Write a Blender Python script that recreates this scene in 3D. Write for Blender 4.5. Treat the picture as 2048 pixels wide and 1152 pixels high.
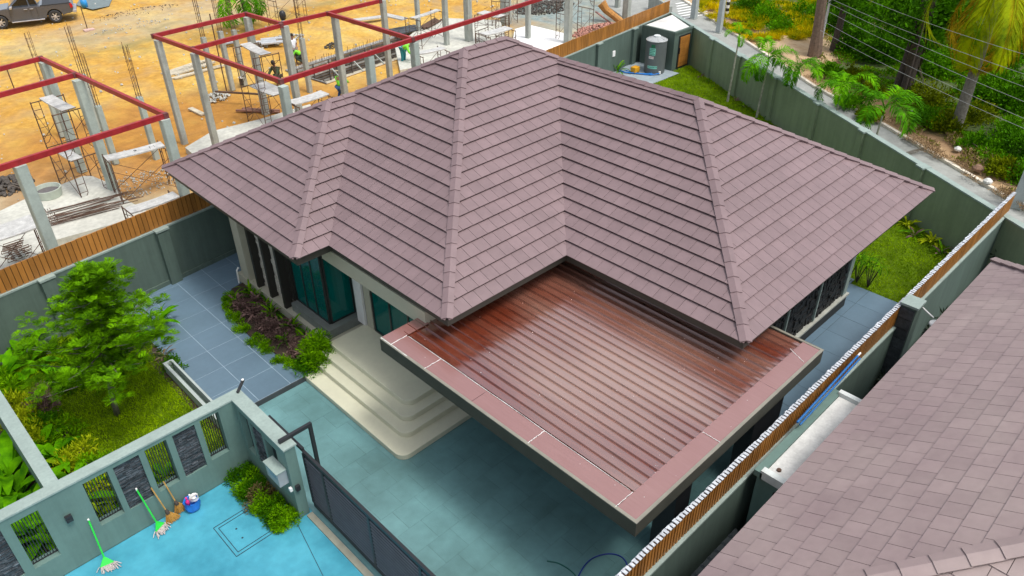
import bpy, math, random
import numpy as np
from mathutils import Vector, Matrix, noise
random.seed(7); rng = np.random.default_rng(7)
PI = math.pi; rad = math.radians
for o in list(bpy.data.objects): bpy.data.objects.remove(o)
SC = bpy.context.scene
COL = SC.collection

# ------------------------------------------------------------------ camera
CAM = Vector((0, 0, 13.25))
FPX = 1537.62
CR = Vector((0.71270105, -0.70142524, -0.00773616))
CU = Vector((0.39706416, 0.39430651, 0.82877164))
CF = Vector((0.57827092, 0.59373817, -0.55953349))
cd = bpy.data.cameras.new('camera'); cam = bpy.data.objects.new('camera', cd); COL.objects.link(cam)
cd.sensor_width = 36; cd.lens = FPX / 2048 * 36; cd.clip_start = 0.1; cd.clip_end = 2000
cam.matrix_world = Matrix(((CR.x, CU.x, -CF.x, 0), (CR.y, CU.y, -CF.y, 0), (CR.z, CU.z, -CF.z, CAM.z), (0, 0, 0, 1)))
SC.camera = cam

# ------------------------------------------------------------------ light
SUN_EL, SUN_AZ = rad(66), rad(-78)      # azimuth in the xy plane
w = bpy.data.worlds.new('World'); SC.world = w; w.use_nodes = True
nt = w.node_tree; bg = nt.nodes['Background']
sky = nt.nodes.new('ShaderNodeTexSky'); sky.sky_type = 'NISHITA'; sky.sun_disc = False
sky.sun_elevation = SUN_EL; sky.sun_rotation = PI / 2 - SUN_AZ
sky.dust_density = 4.0; sky.air_density = 1.0; sky.ozone_density = 1.0
hs = nt.nodes.new('ShaderNodeHueSaturation'); hs.inputs['Saturation'].default_value = 0.42
nt.links.new(sky.outputs[0], hs.inputs['Color']); nt.links.new(hs.outputs[0], bg.inputs[0])
bg.inputs[1].default_value = 0.15
sd = bpy.data.lights.new('sun', 'SUN'); sun = bpy.data.objects.new('sun', sd); COL.objects.link(sun)
sd.energy = 1.35; sd.angle = rad(12); sd.color = (1.0, 0.96, 0.9)
sdir = Vector((math.cos(SUN_EL) * math.cos(SUN_AZ), math.cos(SUN_EL) * math.sin(SUN_AZ), math.sin(SUN_EL)))
sun.rotation_euler = sdir.to_track_quat('Z', 'Y').to_euler()
SC.view_settings.view_transform = 'Standard'; SC.view_settings.look = 'None'
SC.view_settings.exposure = 0.55; SC.view_settings.gamma = 1.0; SC.view_settings.use_curve_mapping = False

# ------------------------------------------------------------------ helpers
def P(px, py, z):
    """the point of the place at height z seen at this point of the photograph"""
    d = CF * FPX + CR * (px - 1024) - CU * (py - 576)
    t = (z - CAM.z) / d.z
    return Vector((d.x * t, d.y * t, z))
def PX(p):
    d = Vector(p) - CAM; k = d.dot(CF)
    return (1024 + FPX * d.dot(CR) / k, 576 - FPX * d.dot(CU) / k, k)

MATS = {}
def mat(name, col, rough=.6, var=.15, scale=3., bump=0., bscale=40., col2=None, objvar=0., spec=.5, metal=0., coat=0., ior=None, trans=0., fine=0., stretch=None, emit=None, alpha=1., streak=0.):
    if name in MATS: return MATS[name]
    if trans: spec, rough = .08, .7
    m = bpy.data.materials.new(name); m.use_nodes = True; MATS[name] = m
    n = m.node_tree.nodes; L = m.node_tree.links; b = n['Principled BSDF']
    geo = n.new('ShaderNodeNewGeometry'); vec = geo.outputs['Position']
    if stretch:
        mp = n.new('ShaderNodeMapping'); mp.inputs['Scale'].default_value = stretch; L.new(vec, mp.inputs[0]); vec = mp.outputs[0]
    t = n.new('ShaderNodeTexNoise'); t.inputs['Scale'].default_value = scale; t.inputs['Detail'].default_value = 6; t.inputs['Roughness'].default_value = .62; L.new(vec, t.inputs['Vector'])
    c1 = tuple(max(0, c * (1 - var)) for c in col) + (1,); c2 = tuple(c * (1 + var) for c in (col2 or col)) + (1,)
    r = n.new('ShaderNodeValToRGB'); r.color_ramp.elements[0].position = .32; r.color_ramp.elements[1].position = .68
    r.color_ramp.elements[0].color = c1; r.color_ramp.elements[1].color = c2; L.new(t.outputs['Fac'], r.inputs[0])
    out = r.outputs[0]
    if fine:
        t2 = n.new('ShaderNodeTexNoise'); t2.inputs['Scale'].default_value = scale * 9; t2.inputs['Detail'].default_value = 4; L.new(vec, t2.inputs['Vector'])
        mr = n.new('ShaderNodeMapRange'); mr.inputs[1].default_value = .3; mr.inputs[2].default_value = .7; mr.inputs[3].default_value = 1 - fine; mr.inputs[4].default_value = 1 + fine; L.new(t2.outputs['Fac'], mr.inputs[0])
        mx = n.new('ShaderNodeVectorMath'); mx.operation = 'SCALE'; L.new(out, mx.inputs[0]); L.new(mr.outputs[0], mx.inputs['Scale']); out = mx.outputs[0]
    if streak:
        mp2 = n.new('ShaderNodeMapping'); mp2.inputs['Scale'].default_value = (5, 5, .35); L.new(geo.outputs['Position'], mp2.inputs[0])
        t4 = n.new('ShaderNodeTexNoise'); t4.inputs['Scale'].default_value = 1.; t4.inputs['Detail'].default_value = 7; t4.inputs['Roughness'].default_value = .7; L.new(mp2.outputs[0], t4.inputs['Vector'])
        mr = n.new('ShaderNodeMapRange'); mr.inputs[1].default_value = .35; mr.inputs[2].default_value = .62; mr.inputs[3].default_value = 1 - streak; mr.inputs[4].default_value = 1 + .25 * streak; L.new(t4.outputs['Fac'], mr.inputs[0])
        mx = n.new('ShaderNodeVectorMath'); mx.operation = 'SCALE'; L.new(out, mx.inputs[0]); L.new(mr.outputs[0], mx.inputs['Scale']); out = mx.outputs[0]
    if objvar:
        oi = n.new('ShaderNodeObjectInfo'); mr = n.new('ShaderNodeMapRange'); mr.inputs[3].default_value = 1 - objvar; mr.inputs[4].default_value = 1 + objvar; L.new(oi.outputs['Random'], mr.inputs[0])
        mx = n.new('ShaderNodeVectorMath'); mx.operation = 'SCALE'; L.new(out, mx.inputs[0]); L.new(mr.outputs[0], mx.inputs['Scale']); out = mx.outputs[0]
        at = n.new('ShaderNodeAttribute'); at.attribute_name = 'tint'
        ad = n.new('ShaderNodeMath'); ad.operation = 'ADD'; ad.inputs[1].default_value = 1; L.new(at.outputs['Fac'], ad.inputs[0])
        mx = n.new('ShaderNodeVectorMath'); mx.operation = 'SCALE'; L.new(out, mx.inputs[0]); L.new(ad.outputs[0], mx.inputs['Scale']); out = mx.outputs[0]
    L.new(out, b.inputs['Base Color'])
    b.inputs['Roughness'].default_value = rough; b.inputs['Metallic'].default_value = metal
    b.inputs['Specular IOR Level'].default_value = spec; b.inputs['Coat Weight'].default_value = coat
    if ior: b.inputs['IOR'].default_value = ior
    if alpha < 1: b.inputs['Alpha'].default_value = alpha
    if emit: b.inputs['Emission Color'].default_value = emit + (1,); b.inputs['Emission Strength'].default_value = 1
    if bump:
        t3 = n.new('ShaderNodeTexNoise'); t3.inputs['Scale'].default_value = bscale; t3.inputs['Detail'].default_value = 5; L.new(vec, t3.inputs['Vector'])
        bp = n.new('ShaderNodeBump'); bp.inputs['Strength'].default_value = bump; bp.inputs['Distance'].default_value = .02; L.new(t3.outputs['Fac'], bp.inputs['Height']); L.new(bp.outputs[0], b.inputs['Normal'])
    if trans:
        tr = n.new('ShaderNodeBsdfTranslucent'); L.new(out, tr.inputs[0]); ms = n.new('ShaderNodeMixShader'); ms.inputs[0].default_value = trans
        L.new(b.outputs[0], ms.inputs[1]); L.new(tr.outputs[0], ms.inputs[2]); L.new(ms.outputs[0], n['Material Output'].inputs[0])
    return m

class MB:
    def __init__(s): s.v = []; s.f = []; s.m = []; s.t = []; s.ci = 0; s.tint = 0.
    def face(s, pts, rev=False):
        i = len(s.v); s.v += [tuple(p) for p in pts]; k = list(range(i, i + len(pts)))
        s.f.append(k[::-1] if rev else k); s.m.append(s.ci); s.t.append(s.tint)
    def add(s, pts, faces):
        i = len(s.v); s.v += [tuple(p) for p in pts]
        for f in faces: s.f.append([i + a for a in f]); s.m.append(s.ci); s.t.append(s.tint)
    def box(s, x0, x1, y0, y1, z0, z1, M=None):
        p = [Vector((x, y, z)) for z in (z0, z1) for y in (y0, y1) for x in (x0, x1)]
        if M is not None: p = [M @ q for q in p]
        s.add(p, [(0, 2, 3, 1), (4, 5, 7, 6), (0, 1, 5, 4), (2, 6, 7, 3), (0, 4, 6, 2), (1, 3, 7, 5)])
        return s
    def beam(s, a, b, wd, h, up=(0, 0, 1)):
        a = Vector(a); b = Vector(b); d = (b - a); l = d.length; d.normalize(); u = Vector(up)
        if abs(d.dot(u)) > .98: u = Vector((1, 0, 0))
        sd = d.cross(u).normalized(); u = sd.cross(d)
        M = Matrix(((d.x, sd.x, u.x, a.x), (d.y, sd.y, u.y, a.y), (d.z, sd.z, u.z, a.z), (0, 0, 0, 1)))
        return s.box(0, l, -wd / 2, wd / 2, -h / 2, h / 2, M)
    def tube(s, pts, r, n=6, cap=True):
        pts = [Vector(p) for p in pts]; rr = r if isinstance(r, (list, tuple)) else [r] * len(pts)
        rings = []; up = Vector((0, 0, 1)); i0 = len(s.v)
        for i, p in enumerate(pts):
            d = (pts[min(i + 1, len(pts) - 1)] - pts[max(i - 1, 0)]).normalized()
            a = d.cross(up)
            if a.length < .05: a = d.cross(Vector((0, 1, 0)))
            a.normalize(); b = a.cross(d)
            for k in range(n):
                t = 2 * PI * k / n; s.v.append(tuple(p + (a * math.cos(t) + b * math.sin(t)) * rr[i]))
        for i in range(len(pts) - 1):
            for k in range(n):
                a = i0 + i * n + k; b = i0 + i * n + (k + 1) % n
                s.f.append([a, b, b + n, a + n]); s.m.append(s.ci); s.t.append(s.tint)
        if cap:
            e = i0 + (len(pts) - 1) * n
            s.f.append(list(range(i0, i0 + n))[::-1]); s.m.append(s.ci); s.t.append(s.tint)
            s.f.append(list(range(e, e + n))); s.m.append(s.ci); s.t.append(s.tint)
        return s
    def prism(s, poly, z0, z1):
        n = len(poly); a = sum(poly[i][0] * poly[(i + 1) % n][1] - poly[(i + 1) % n][0] * poly[i][1] for i in range(n))
        if a < 0: poly = poly[::-1]
        pts = [(p[0], p[1], z0) for p in poly] + [(p[0], p[1], z1) for p in poly]
        s.add(pts, [list(range(n))[::-1], list(range(n, 2 * n))] + [(i, (i + 1) % n, n + (i + 1) % n, n + i) for i in range(n)])
        return s
    def lathe(s, c, prof, n=24, a0=0, a1=2 * PI):
        c = Vector(c); full = abs(a1 - a0 - 2 * PI) < 1e-6; k = n if full else n + 1; i0 = len(s.v)
        for r, z in prof:
            for i in range(k):
                t = a0 + (a1 - a0) * i / n; s.v.append((c.x + r * math.cos(t), c.y + r * math.sin(t), c.z + z))
        for j in range(len(prof) - 1):
            for i in range(n if full else n):
                a = i0 + j * k + i; b = i0 + j * k + ((i + 1) % k if full else i + 1)
                s.f.append([a, b, b + k, a + k]); s.m.append(s.ci); s.t.append(s.tint)
        return s
    def build(s, name, mats, parent=None, smooth=False, origin=None, data=None):
        if not isinstance(mats, (list, tuple)): mats = [mats]
        base = Vector(origin) if origin is not None else (wloc(parent) if parent else Vector((0, 0, 0)))
        me = bpy.data.meshes.new(name)
        me.from_pydata([(a - base.x, b - base.y, c - base.z) for a, b, c in s.v], [], s.f)
        for m in mats: me.materials.append(m)
        me.polygons.foreach_set('material_index', s.m)
        if smooth: me.polygons.foreach_set('use_smooth', [True] * len(s.f))
        if any(s.t):
            at = me.attributes.new('tint', 'FLOAT', 'FACE'); at.data.foreach_set('value', s.t)
        me.update()
        o = bpy.data.objects.new(name, me); COL.objects.link(o)
        if parent: o.parent = parent; o.location = base - wloc(parent)
        else: o.location = base
        return o
def wloc(o):
    p = Vector(o.location)
    while o.parent: o = o.parent; p += Vector(o.location)
    return p
def tag(o, label=None, cat=None, group=None, kind=None):
    if label: o['label'] = label
    if cat: o['category'] = cat
    if group: o['group'] = group
    if kind: o['kind'] = kind
    return o
def thing(name, loc, label, cat, group=None, rz=0):
    o = bpy.data.objects.new(name, None); COL.objects.link(o); o.location = loc; o.rotation_euler = (0, 0, rz)
    o.empty_display_size = .2
    return tag(o, label, cat, group)
def copy_tree(o, loc=None, label=None, parent=None, group=None, rz=None, sc=None):
    c = o.copy(); COL.objects.link(c)
    if parent: c.parent = parent
    if loc is not None: c.location = loc
    if rz is not None: c.rotation_euler = (0, 0, rz)
    if sc is not None: c.scale = (sc, sc, sc)
    if label: c['label'] = label
    if group: c['group'] = group
    for ch in list(o.children): copy_tree(ch, parent=c)
    return c
def share(src, name, parent, loc, rot=(0, 0, 0), sc=1):
    o = bpy.data.objects.new(name, src); COL.objects.link(o); o.parent = parent; o.location = loc; o.rotation_euler = rot
    o.scale = (sc, sc, sc) if not isinstance(sc, tuple) else sc
    return o
def rawmesh(name, V, F, mats, mi=None, smooth=False):
    """fast mesh; V (N,3) array, F (M,k) array"""
    me = bpy.data.meshes.new(name); V = np.asarray(V, np.float32); F = np.asarray(F, np.int32); k = F.shape[1]
    me.vertices.add(len(V)); me.vertices.foreach_set('co', V.ravel())
    me.loops.add(F.size); me.loops.foreach_set('vertex_index', F.ravel())
    me.polygons.add(len(F)); me.polygons.foreach_set('loop_start', np.arange(0, F.size, k, dtype=np.int32)); me.polygons.foreach_set('loop_total', np.full(len(F), k, np.int32))
    for m in mats: me.materials.append(m)
    if mi is not None: me.polygons.foreach_set('material_index', np.asarray(mi, np.int32))
    if smooth: me.polygons.foreach_set('use_smooth', np.ones(len(F), bool))
    me.update(calc_edges=True); me.validate(); return me
def link(name, me, parent=None, loc=(0, 0, 0)):
    o = bpy.data.objects.new(name, me); COL.objects.link(o); o.location = loc
    if parent: o.parent = parent
    return o
def nrm(a): return a / np.maximum(np.linalg.norm(a, axis=1, keepdims=True), 1e-9)
def leafarr(Pt, D, N, L, W, mid=.45, fold=.12):
    """diamond leaves: returns V, F(tri)"""
    Pt = np.asarray(Pt, float); D = nrm(np.asarray(D, float)); S = nrm(np.cross(D, N)); U = np.cross(S, D)
    L = np.broadcast_to(L, (len(Pt),))[:, None]; W = np.broadcast_to(W, (len(Pt),))[:, None]
    m = Pt + D * L * mid
    V = np.stack([Pt, m + S * W / 2 + U * W * fold, Pt + D * L, m - S * W / 2 + U * W * fold], 1).reshape(-1, 3)
    i = np.arange(len(Pt)) * 4
    F = np.concatenate([np.stack([i, i + 2, i + 1], 1), np.stack([i, i + 3, i + 2], 1)])
    return V, F
def rdir(n, zmin=-1, zmax=1):
    z = rng.uniform(zmin, zmax, n); a = rng.uniform(0, 2 * PI, n); r = np.sqrt(1 - z * z)
    return np.stack([r * np.cos(a), r * np.sin(a), z], 1)

# ------------------------------------------------------------------ materials
M_tile = mat('roof_tile_mauve', (.19, .133, .138), .5, .09, .55, .12, 90, objvar=.065, fine=.05)
M_tileN = mat('roof_tile_mauve_neighbour', (.27, .20, .20), .5, .08, .7, .12, 90, objvar=.065, fine=.05, col2=(.275, .215, .205))
M_deck = mat('roof_underlay', (.03, .022, .022), .9)
M_fascia = mat('dark_fascia', (.045, .042, .032), .6, .1)
M_wall = mat('grey_green_wall', (.092, .135, .112), .7, .09, .9, .1, 60, fine=.03, streak=.16)
M_wallg = mat('gate_wall_grey_green', (.122, .205, .18), .65, .08, .9, .1, 60, fine=.03, streak=.12)
M_cop = mat('pale_coping', (.27, .34, .31), .6, .1, 2, fine=.08)
M_plank = mat('orange_wood_plank', (.36, .15, .028), .5, .22, 2.5, .2, 30, objvar=.16, stretch=(1, 1, .25))
M_white = mat('white_paint', (.78, .78, .76), .5, .06, 4)
M_slab = mat('white_slab', (.62, .62, .59), .6, .14, 2.2, .1, 30, fine=.1)
M_cream = mat('cream_step', (.62, .615, .47), .5, .05, 1.2, .05, 30, fine=.02)
M_beige = mat('beige_paint', (.42, .41, .32), .6, .05, 2)
M_stone = mat('white_stone_cladding', (.55, .52, .45), .8, .2, 14, 1., 30)
M_terr = mat('blue_grey_tile', (.12, .19, .25), .38, .08, .8, .05, 60, objvar=.05, fine=.03)
M_grout = mat('pale_grout', (.34, .44, .52), .8)
M_drive = mat('wet_grey_green_paver', (.11, .222, .222), .3, .2, .5, .12, 30, objvar=.045, fine=.05, col2=(.13, .265, .275))  # teal cast: sky reflected on wet paving, put into the base colour
M_groutd = mat('dark_joint', (.03, .045, .045), .8)
M_apron = mat('blue_painted_concrete', (.040, .265, .37), .38, .16, .7, .12, 50, col2=(.07, .33, .43), fine=.05)
M_lines = mat('dark_joint_line', (.02, .05, .07), .7)
M_black = mat('black_metal', (.018, .019, .022), .45, .1)
M_dark = mat('dark_brown_fin', (.022, .02, .016), .55, .1)
M_slate = mat('dark_slate_stone', (.055, .062, .07), .55, .45, 11, .5, 40, objvar=.3)
M_blkst = mat('black_pebble_cladding', (.016, .016, .016), .6, .5, 20, 1., 25)
M_frame = mat('dark_window_frame', (.02, .022, .022), .4)
M_grass = mat('lawn_blade', (.14, .29, .0), .6, .3, 1.1, col2=(.27, .41, .0), trans=.25)
M_soil = mat('lawn_soil', (.075, .13, .004), .95, .35, 4, spec=.1)
M_leaf = mat('bright_leaf', (.06, .23, .0), .45, .35, 6, col2=(.18, .38, .0), trans=.3)
M_leafd = mat('deep_leaf', (.02, .10, .0), .45, .4, 4, col2=(.06, .19, .0), trans=.25)
M_leafy = mat('yellow_leaf', (.28, .40, .0), .5, .3, 6, col2=(.42, .48, .01), trans=.3)
M_leafr = mat('maroon_leaf', (.10, .065, .055), .55, .4, 12, col2=(.21, .13, .115), trans=.1)
M_jung = mat('jungle_leaf', (.008, .07, .0), .6, .5, 1.6, col2=(.06, .19, .0), trans=.2)
M_bark = mat('grey_bark', (.17, .155, .13), .85, .3, 12, .6, 30)
M_barkd = mat('dark_bark', (.06, .045, .035), .9, .3, 12, .6, 30)
M_conc = mat('raw_concrete', (.36, .385, .35), .85, .16, 2.6, .3, 40, fine=.1, streak=.2)
M_red = mat('red_oxide_steel', (.30, .018, .022), .45, .22, 6)
M_rust = mat('rusty_steel', (.10, .055, .035), .8, .3, 10)
M_board = mat('whitish_scaffold_board', (.46, .46, .44), .7, .22, 5, .2, 40, fine=.15)
M_skin = mat('tan_skin', (.25, .12, .075), .6)
M_hair = mat('dark_hair', (.012, .01, .009), .7)
M_neon = mat('neon_green_cloth', (.20, .72, .03), .7)
M_tread = mat('tyre_rubber', (.03, .03, .03), .8)
def glassmat():
    m = bpy.data.materials.new('teal_tinted_glass'); m.use_nodes = True; n = m.node_tree.nodes; L = m.node_tree.links; b = n['Principled BSDF']
    b.inputs['Base Color'].default_value = (0.0, .17, .15, 1); b.inputs['Roughness'].default_value = .03; b.inputs['IOR'].default_value = 1.6
    tr = n.new('ShaderNodeBsdfTransparent'); tr.inputs[0].default_value = (.05, .45, .38, 1); ms = n.new('ShaderNodeMixShader'); ms.inputs[0].default_value = .45
    L.new(b.outputs[0], ms.inputs[1]); L.new(tr.outputs[0], ms.inputs[2]); L.new(ms.outputs[0], n['Material Output'].inputs[0]); return m
M_glass = glassmat()

# ================================================================== GROUND
FS = 0.115                                    # the left boundary and the building site are turned a little against the house
FN = math.hypot(1, FS)
def fence_y(x): return 20.93 + FS * x
def S2W(u, v, z=0): return Vector(((u - FS * v) / FN, 20.93 + (FS * u + v) / FN, z))
def W2S(p):
    x, y = p[0], p[1] - 20.93
    return ((x + FS * y) / FN, (-FS * x + y) / FN)
def sandmat():
    m = bpy.data.materials.new('orange_sand'); m.use_nodes = True; n = m.node_tree.nodes; L = m.node_tree.links; b = n['Principled BSDF']
    geo = n.new('ShaderNodeNewGeometry')
    def nz(s, d=8, st=None):
        t = n.new('ShaderNodeTexNoise'); t.inputs['Scale'].default_value = s; t.inputs['Detail'].default_value = d; t.inputs['Roughness'].default_value = .65
        if st:
            mp = n.new('ShaderNodeMapping'); mp.inputs['Scale'].default_value = st; mp.inputs['Rotation'].default_value = (0, 0, .3); L.new(geo.outputs['Position'], mp.inputs[0]); L.new(mp.outputs[0], t.inputs[0])
        else: L.new(geo.outputs['Position'], t.inputs[0])
        return t.outputs['Fac']
    def ramp(f, stops):
        r = n.new('ShaderNodeValToRGB'); e = r.color_ramp.elements
        while len(e) < len(stops): e.new(.5)
        for k, (p, c) in enumerate(stops): e[k].position = p; e[k].color = c + (1,)
        L.new(f, r.inputs[0]); return r.outputs[0]
    def mix(a, c, f, mode='MIX'):
        x = n.new('ShaderNodeMixRGB'); x.blend_type = mode
        for s, q in ((1, a), (2, c)):
            if isinstance(q, tuple): x.inputs[s].default_value = q + (1,)
            else: L.new(q, x.inputs[s])
        if isinstance(f, float): x.inputs[0].default_value = f
        else: L.new(f, x.inputs[0])
        return x.outputs[0]
    def at(name):
        a = n.new('ShaderNodeAttribute'); a.attribute_name = name; return a.outputs['Fac']
    base = ramp(nz(.22, 10, (1, .45, 1)), [(.3, (.44, .215, .025)), (.47, (.52, .29, .045)), (.56, (.58, .37, .075)), (.7, (.62, .46, .15))])
    fine = ramp(nz(3.2, 8), [(.3, (.72, .68, .62)), (.7, (1.15, 1.15, 1.15))])
    c = mix(base, fine, 1., 'MULTIPLY')
    c = mix(c, ramp(nz(1.4, 8), [(.3, (.30, .27, .18)), (.7, (.5, .46, .33))]), at('pale'))
    c = mix(c, ramp(nz(2.4, 8), [(.35, (.16, .22, .22)), (.7, (.30, .36, .34))]), at('grey'))
    c = mix(c, ramp(nz(1.8, 8), [(.35, (.30, .13, .02)), (.7, (.48, .22, .035))]), at('rust'))
    c = mix(c, ramp(nz(5., 6), [(.3, (.05, .08, .01)), (.7, (.18, .2, .04))]), at('weed'))
    L.new(c, b.inputs['Base Color']); b.inputs['Roughness'].default_value = .95
    bp = n.new('ShaderNodeBump'); bp.inputs['Strength'].default_value = .7; bp.inputs['Distance'].default_value = .05
    L.new(nz(6, 8), bp.inputs['Height']); L.new(bp.outputs[0], b.inputs['Normal']); return m
M_sand = sandmat()
# one wide sheet of land under everything
MB().face([(-250, -250, -.35), (450, -250, -.35), (450, 450, -.35), (-250, 450, -.35)]).__class__
mb = MB(); mb.face([(-300, -300, -1.35), (500, -300, -1.35), (500, 500, -1.35), (-300, 500, -1.35)])
tag(mb.build('ground', mat('plain_earth', (.28, .2, .09), .95, .3, .2)), kind='structure')
# sandy building site with the pit left open
PIT = (21.4, 29.6, 10.7, 13.7)                # u0 u1 v0 v1 in the site frame
us = sorted(set([round(-14 + .35 * i, 3) for i in range(260)] + [PIT[0], PIT[1]])); vs = sorted(set([.12] + [round(.35 + .35 * i, 3) for i in range(150)] + [PIT[2], PIT[3]]))
V = []; pale = []; grey = []; rust = []; weed = []
def blob(x, y, cx, cy, rx, ry): return max(0., min(1., 1.6 * (1 - ((x - cx) / rx) ** 2 - ((y - cy) / ry) ** 2)))
for v_ in vs:
    for u_ in us:
        p = S2W(u_, v_); x, y = p.x, p.y; q = Vector((x, y, 0))
        nn = noise.fractal(q * .35, 1, 2, 5); n2 = noise.noise(q * 1.7)
        e = min(1., max(0., (v_ - .5) / 2)); dp = max(PIT[0] - u_, u_ - PIT[1], PIT[2] - v_, v_ - PIT[3], 0)
        h = (.10 * nn + .03 * n2) * e * min(1, dp / .8)
        V.append((x, y, h - .02))
        k = .45 * noise.fractal(q * .8, 1, 2, 4)
        pale.append(max(0, min(1, max(blob(x, y, 4.5, 29, 6.5, 6.5), blob(x, y, 12, 25, 7, 2.5), blob(x, y, 34, 29, 7, 6), .55 * blob(x, y, 22, 52, 14, 5)) + k * .9)) if 1 else 0)
        grey.append(max(0, min(1, blob(x, y, 40, 35, 6.5, 5) + k)) if x > 33 else 0)
        rust.append(max(0, min(1, max(blob(x, y, 11, 33, 8, 6.5), .8 * blob(x, y, 18, 31, 5, 5), .7 * blob(x, y, 2, 36, 6, 5)) + k)) * .9)
        weed.append(max(0, min(1, .5 * blob(x, y, 26, 47, 16, 3) + .4 * blob(x, y, 12, 50, 12, 3) + k * 1.1 - .25)) * .7)
nu = len(us); F = []
for j in range(len(vs) - 1):
    for i in range(nu - 1):
        if us[i] >= PIT[0] - 1e-6 and us[i + 1] <= PIT[1] + 1e-6 and vs[j] >= PIT[2] - 1e-6 and vs[j + 1] <= PIT[3] + 1e-6: continue
        F.append((j * nu + i, j * nu + i + 1, (j + 1) * nu + i + 1, (j + 1) * nu + i))
me = rawmesh('site_ground', V, F, [M_sand], smooth=True)
for nm_, a_ in (('pale', pale), ('grey', grey), ('rust', rust), ('weed', weed)):
    at = me.attributes.new(nm_, 'FLOAT', 'POINT'); at.data.foreach_set('value', a_)
site = tag(link('site_ground', me), kind='structure')

# back boundary: line of the rear wall, road behind it
BW0, BW1 = Vector((36.75, 24.95, 0)), Vector((19.0, -5.6, 0))
bd = (BW1 - BW0).normalized(); bn = Vector((-bd.y, bd.x, 0))
if bn.x < 0: bn = -bn                           # bn points away from the house
curb = [(60, 51), (51.5, 38.5), (46.01, 29.9), (43.95, 26.89), (41.47, 23.19), (36.77, 16.12), (34.3, 11.6), (30.88, 5.8), (27.4, 0.4), (21, -9.5)]
wl = [BW0 + bn * .12 + (BW1 - BW0) * t for t in (-.9, -.45, 0, .2, .4, .6, .8, 1.2)]
M_road = mat('pale_road_concrete', (.30, .31, .29), .85, .14, 1.2, .2, 60, fine=.07)
mb = MB(); road_poly = [(p.x, p.y) for p in wl] + curb[::-1]
mb.face([(x, y, .02) for x, y in road_poly]); tag(mb.build('road', M_road), kind='structure')
kb = MB()
for a, b in zip(curb[:-1], curb[1:]): kb.beam((a[0], a[1], .07), (b[0], b[1], .07), .16, .14)
tag(kb.build('road_kerb', mat('white_kerb', (.66, .6, .5), .8, .25, 3)), kind='structure')
kb = MB()
for i in range(7):
    a = P(1372 + i * 1.5, 4 + i * 5, .03); d = Vector((1, -.25, 0)).normalized()
    kb.beam(a - d * .9, a + d * 1.5, .18, .006)
tag(kb.build('road_marking', M_white), kind='structure')
# verge and jungle floor beyond the kerb: a rolling sheet
def verge_mat():
    m = bpy.data.materials.new('verge_soil'); m.use_nodes = True; n = m.node_tree.nodes; L = m.node_tree.links; b = n['Principled BSDF']
    geo = n.new('ShaderNodeNewGeometry'); a = n.new('ShaderNodeAttribute'); a.attribute_name = 'zone'
    t = n.new('ShaderNodeTexNoise'); t.inputs['Scale'].default_value = 1.1; t.inputs['Detail'].default_value = 9; t.inputs['Roughness'].default_value = .7; L.new(geo.outputs['Position'], t.inputs[0])
    ad = n.new('ShaderNodeMath'); ad.operation = 'MULTIPLY_ADD'; ad.inputs[1].default_value = .45; L.new(t.outputs['Fac'], ad.inputs[0]); L.new(a.outputs['Fac'], ad.inputs[2])
    r = n.new('ShaderNodeValToRGB'); e = r.color_ramp.elements
    for k in range(4): e.new(.5)
    for k, (p, c) in enumerate([(.27, (.60, .46, .29)), (.42, (.42, .28, .15)), (.55, (.22, .13, .065)), (.68, (.10, .09, .03)), (.8, (.06, .09, .018)), (1., (.03, .055, .01))]): e[k].position = p; e[k].color = c + (1,)
    L.new(ad.outputs[0], r.inputs[0]); L.new(r.outputs[0], b.inputs['Base Color']); b.inputs['Roughness'].default_value = .95
    bp = n.new('ShaderNodeBump'); bp.inputs['Strength'].default_value = .8; bp.inputs['Distance'].default_value = .06; L.new(t.outputs['Fac'], bp.inputs['Height']); L.new(bp.outputs[0], b.inputs['Normal']); return m
ca = [Vector((x, y, 0)) for x, y in curb]
V = []; zone = []; nr, nc = 70, 120
seg = [0]
for a, b in zip(ca[:-1], ca[1:]): seg.append(seg[-1] + (b - a).length)
def curb_at(s):
    for k in range(len(ca) - 1):
        if s <= seg[k + 1] or k == len(ca) - 2:
            t = (s - seg[k]) / (seg[k + 1] - seg[k]); return ca[k].lerp(ca[k + 1], t)
for j in range(nr):
    d = .08 + 70 * (j / (nr - 1)) ** 1.7
    for i in range(nc):
        s = seg[-1] * i / (nc - 1); c = curb_at(s); p = c + Vector((.83, -.2, 0)).lerp(Vector((.86, -.5, 0)), .5).normalized() * d
        q = Vector((p.x, p.y, 0)); h = min(1, d / 1.5) * (.12 + .22 * noise.fractal(q * .3, 1, 2, 4))
        V.append((p.x, p.y, h if j else .03))
        # bare path in the middle distance, grassy field at the far left
        z = min(.62, .12 + d * .17)
        if p.y > 17.0: z = min(z, .14 + .42 * max(0, 1 - blob(p.x, p.y, 44, 19.5, 7.5, 3.2) * 1.8))
        zone.append(z)
F = [(j * nc + i, (j + 1) * nc + i, (j + 1) * nc + i + 1, j * nc + i + 1) for j in range(nr - 1) for i in range(nc - 1)]
me = rawmesh('verge', V, F, [verge_mat()], smooth=True)
at = me.attributes.new('zone', 'FLOAT', 'POINT'); at.data.foreach_set('value', zone)
tag(link('verge', me), kind='structure')

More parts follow.
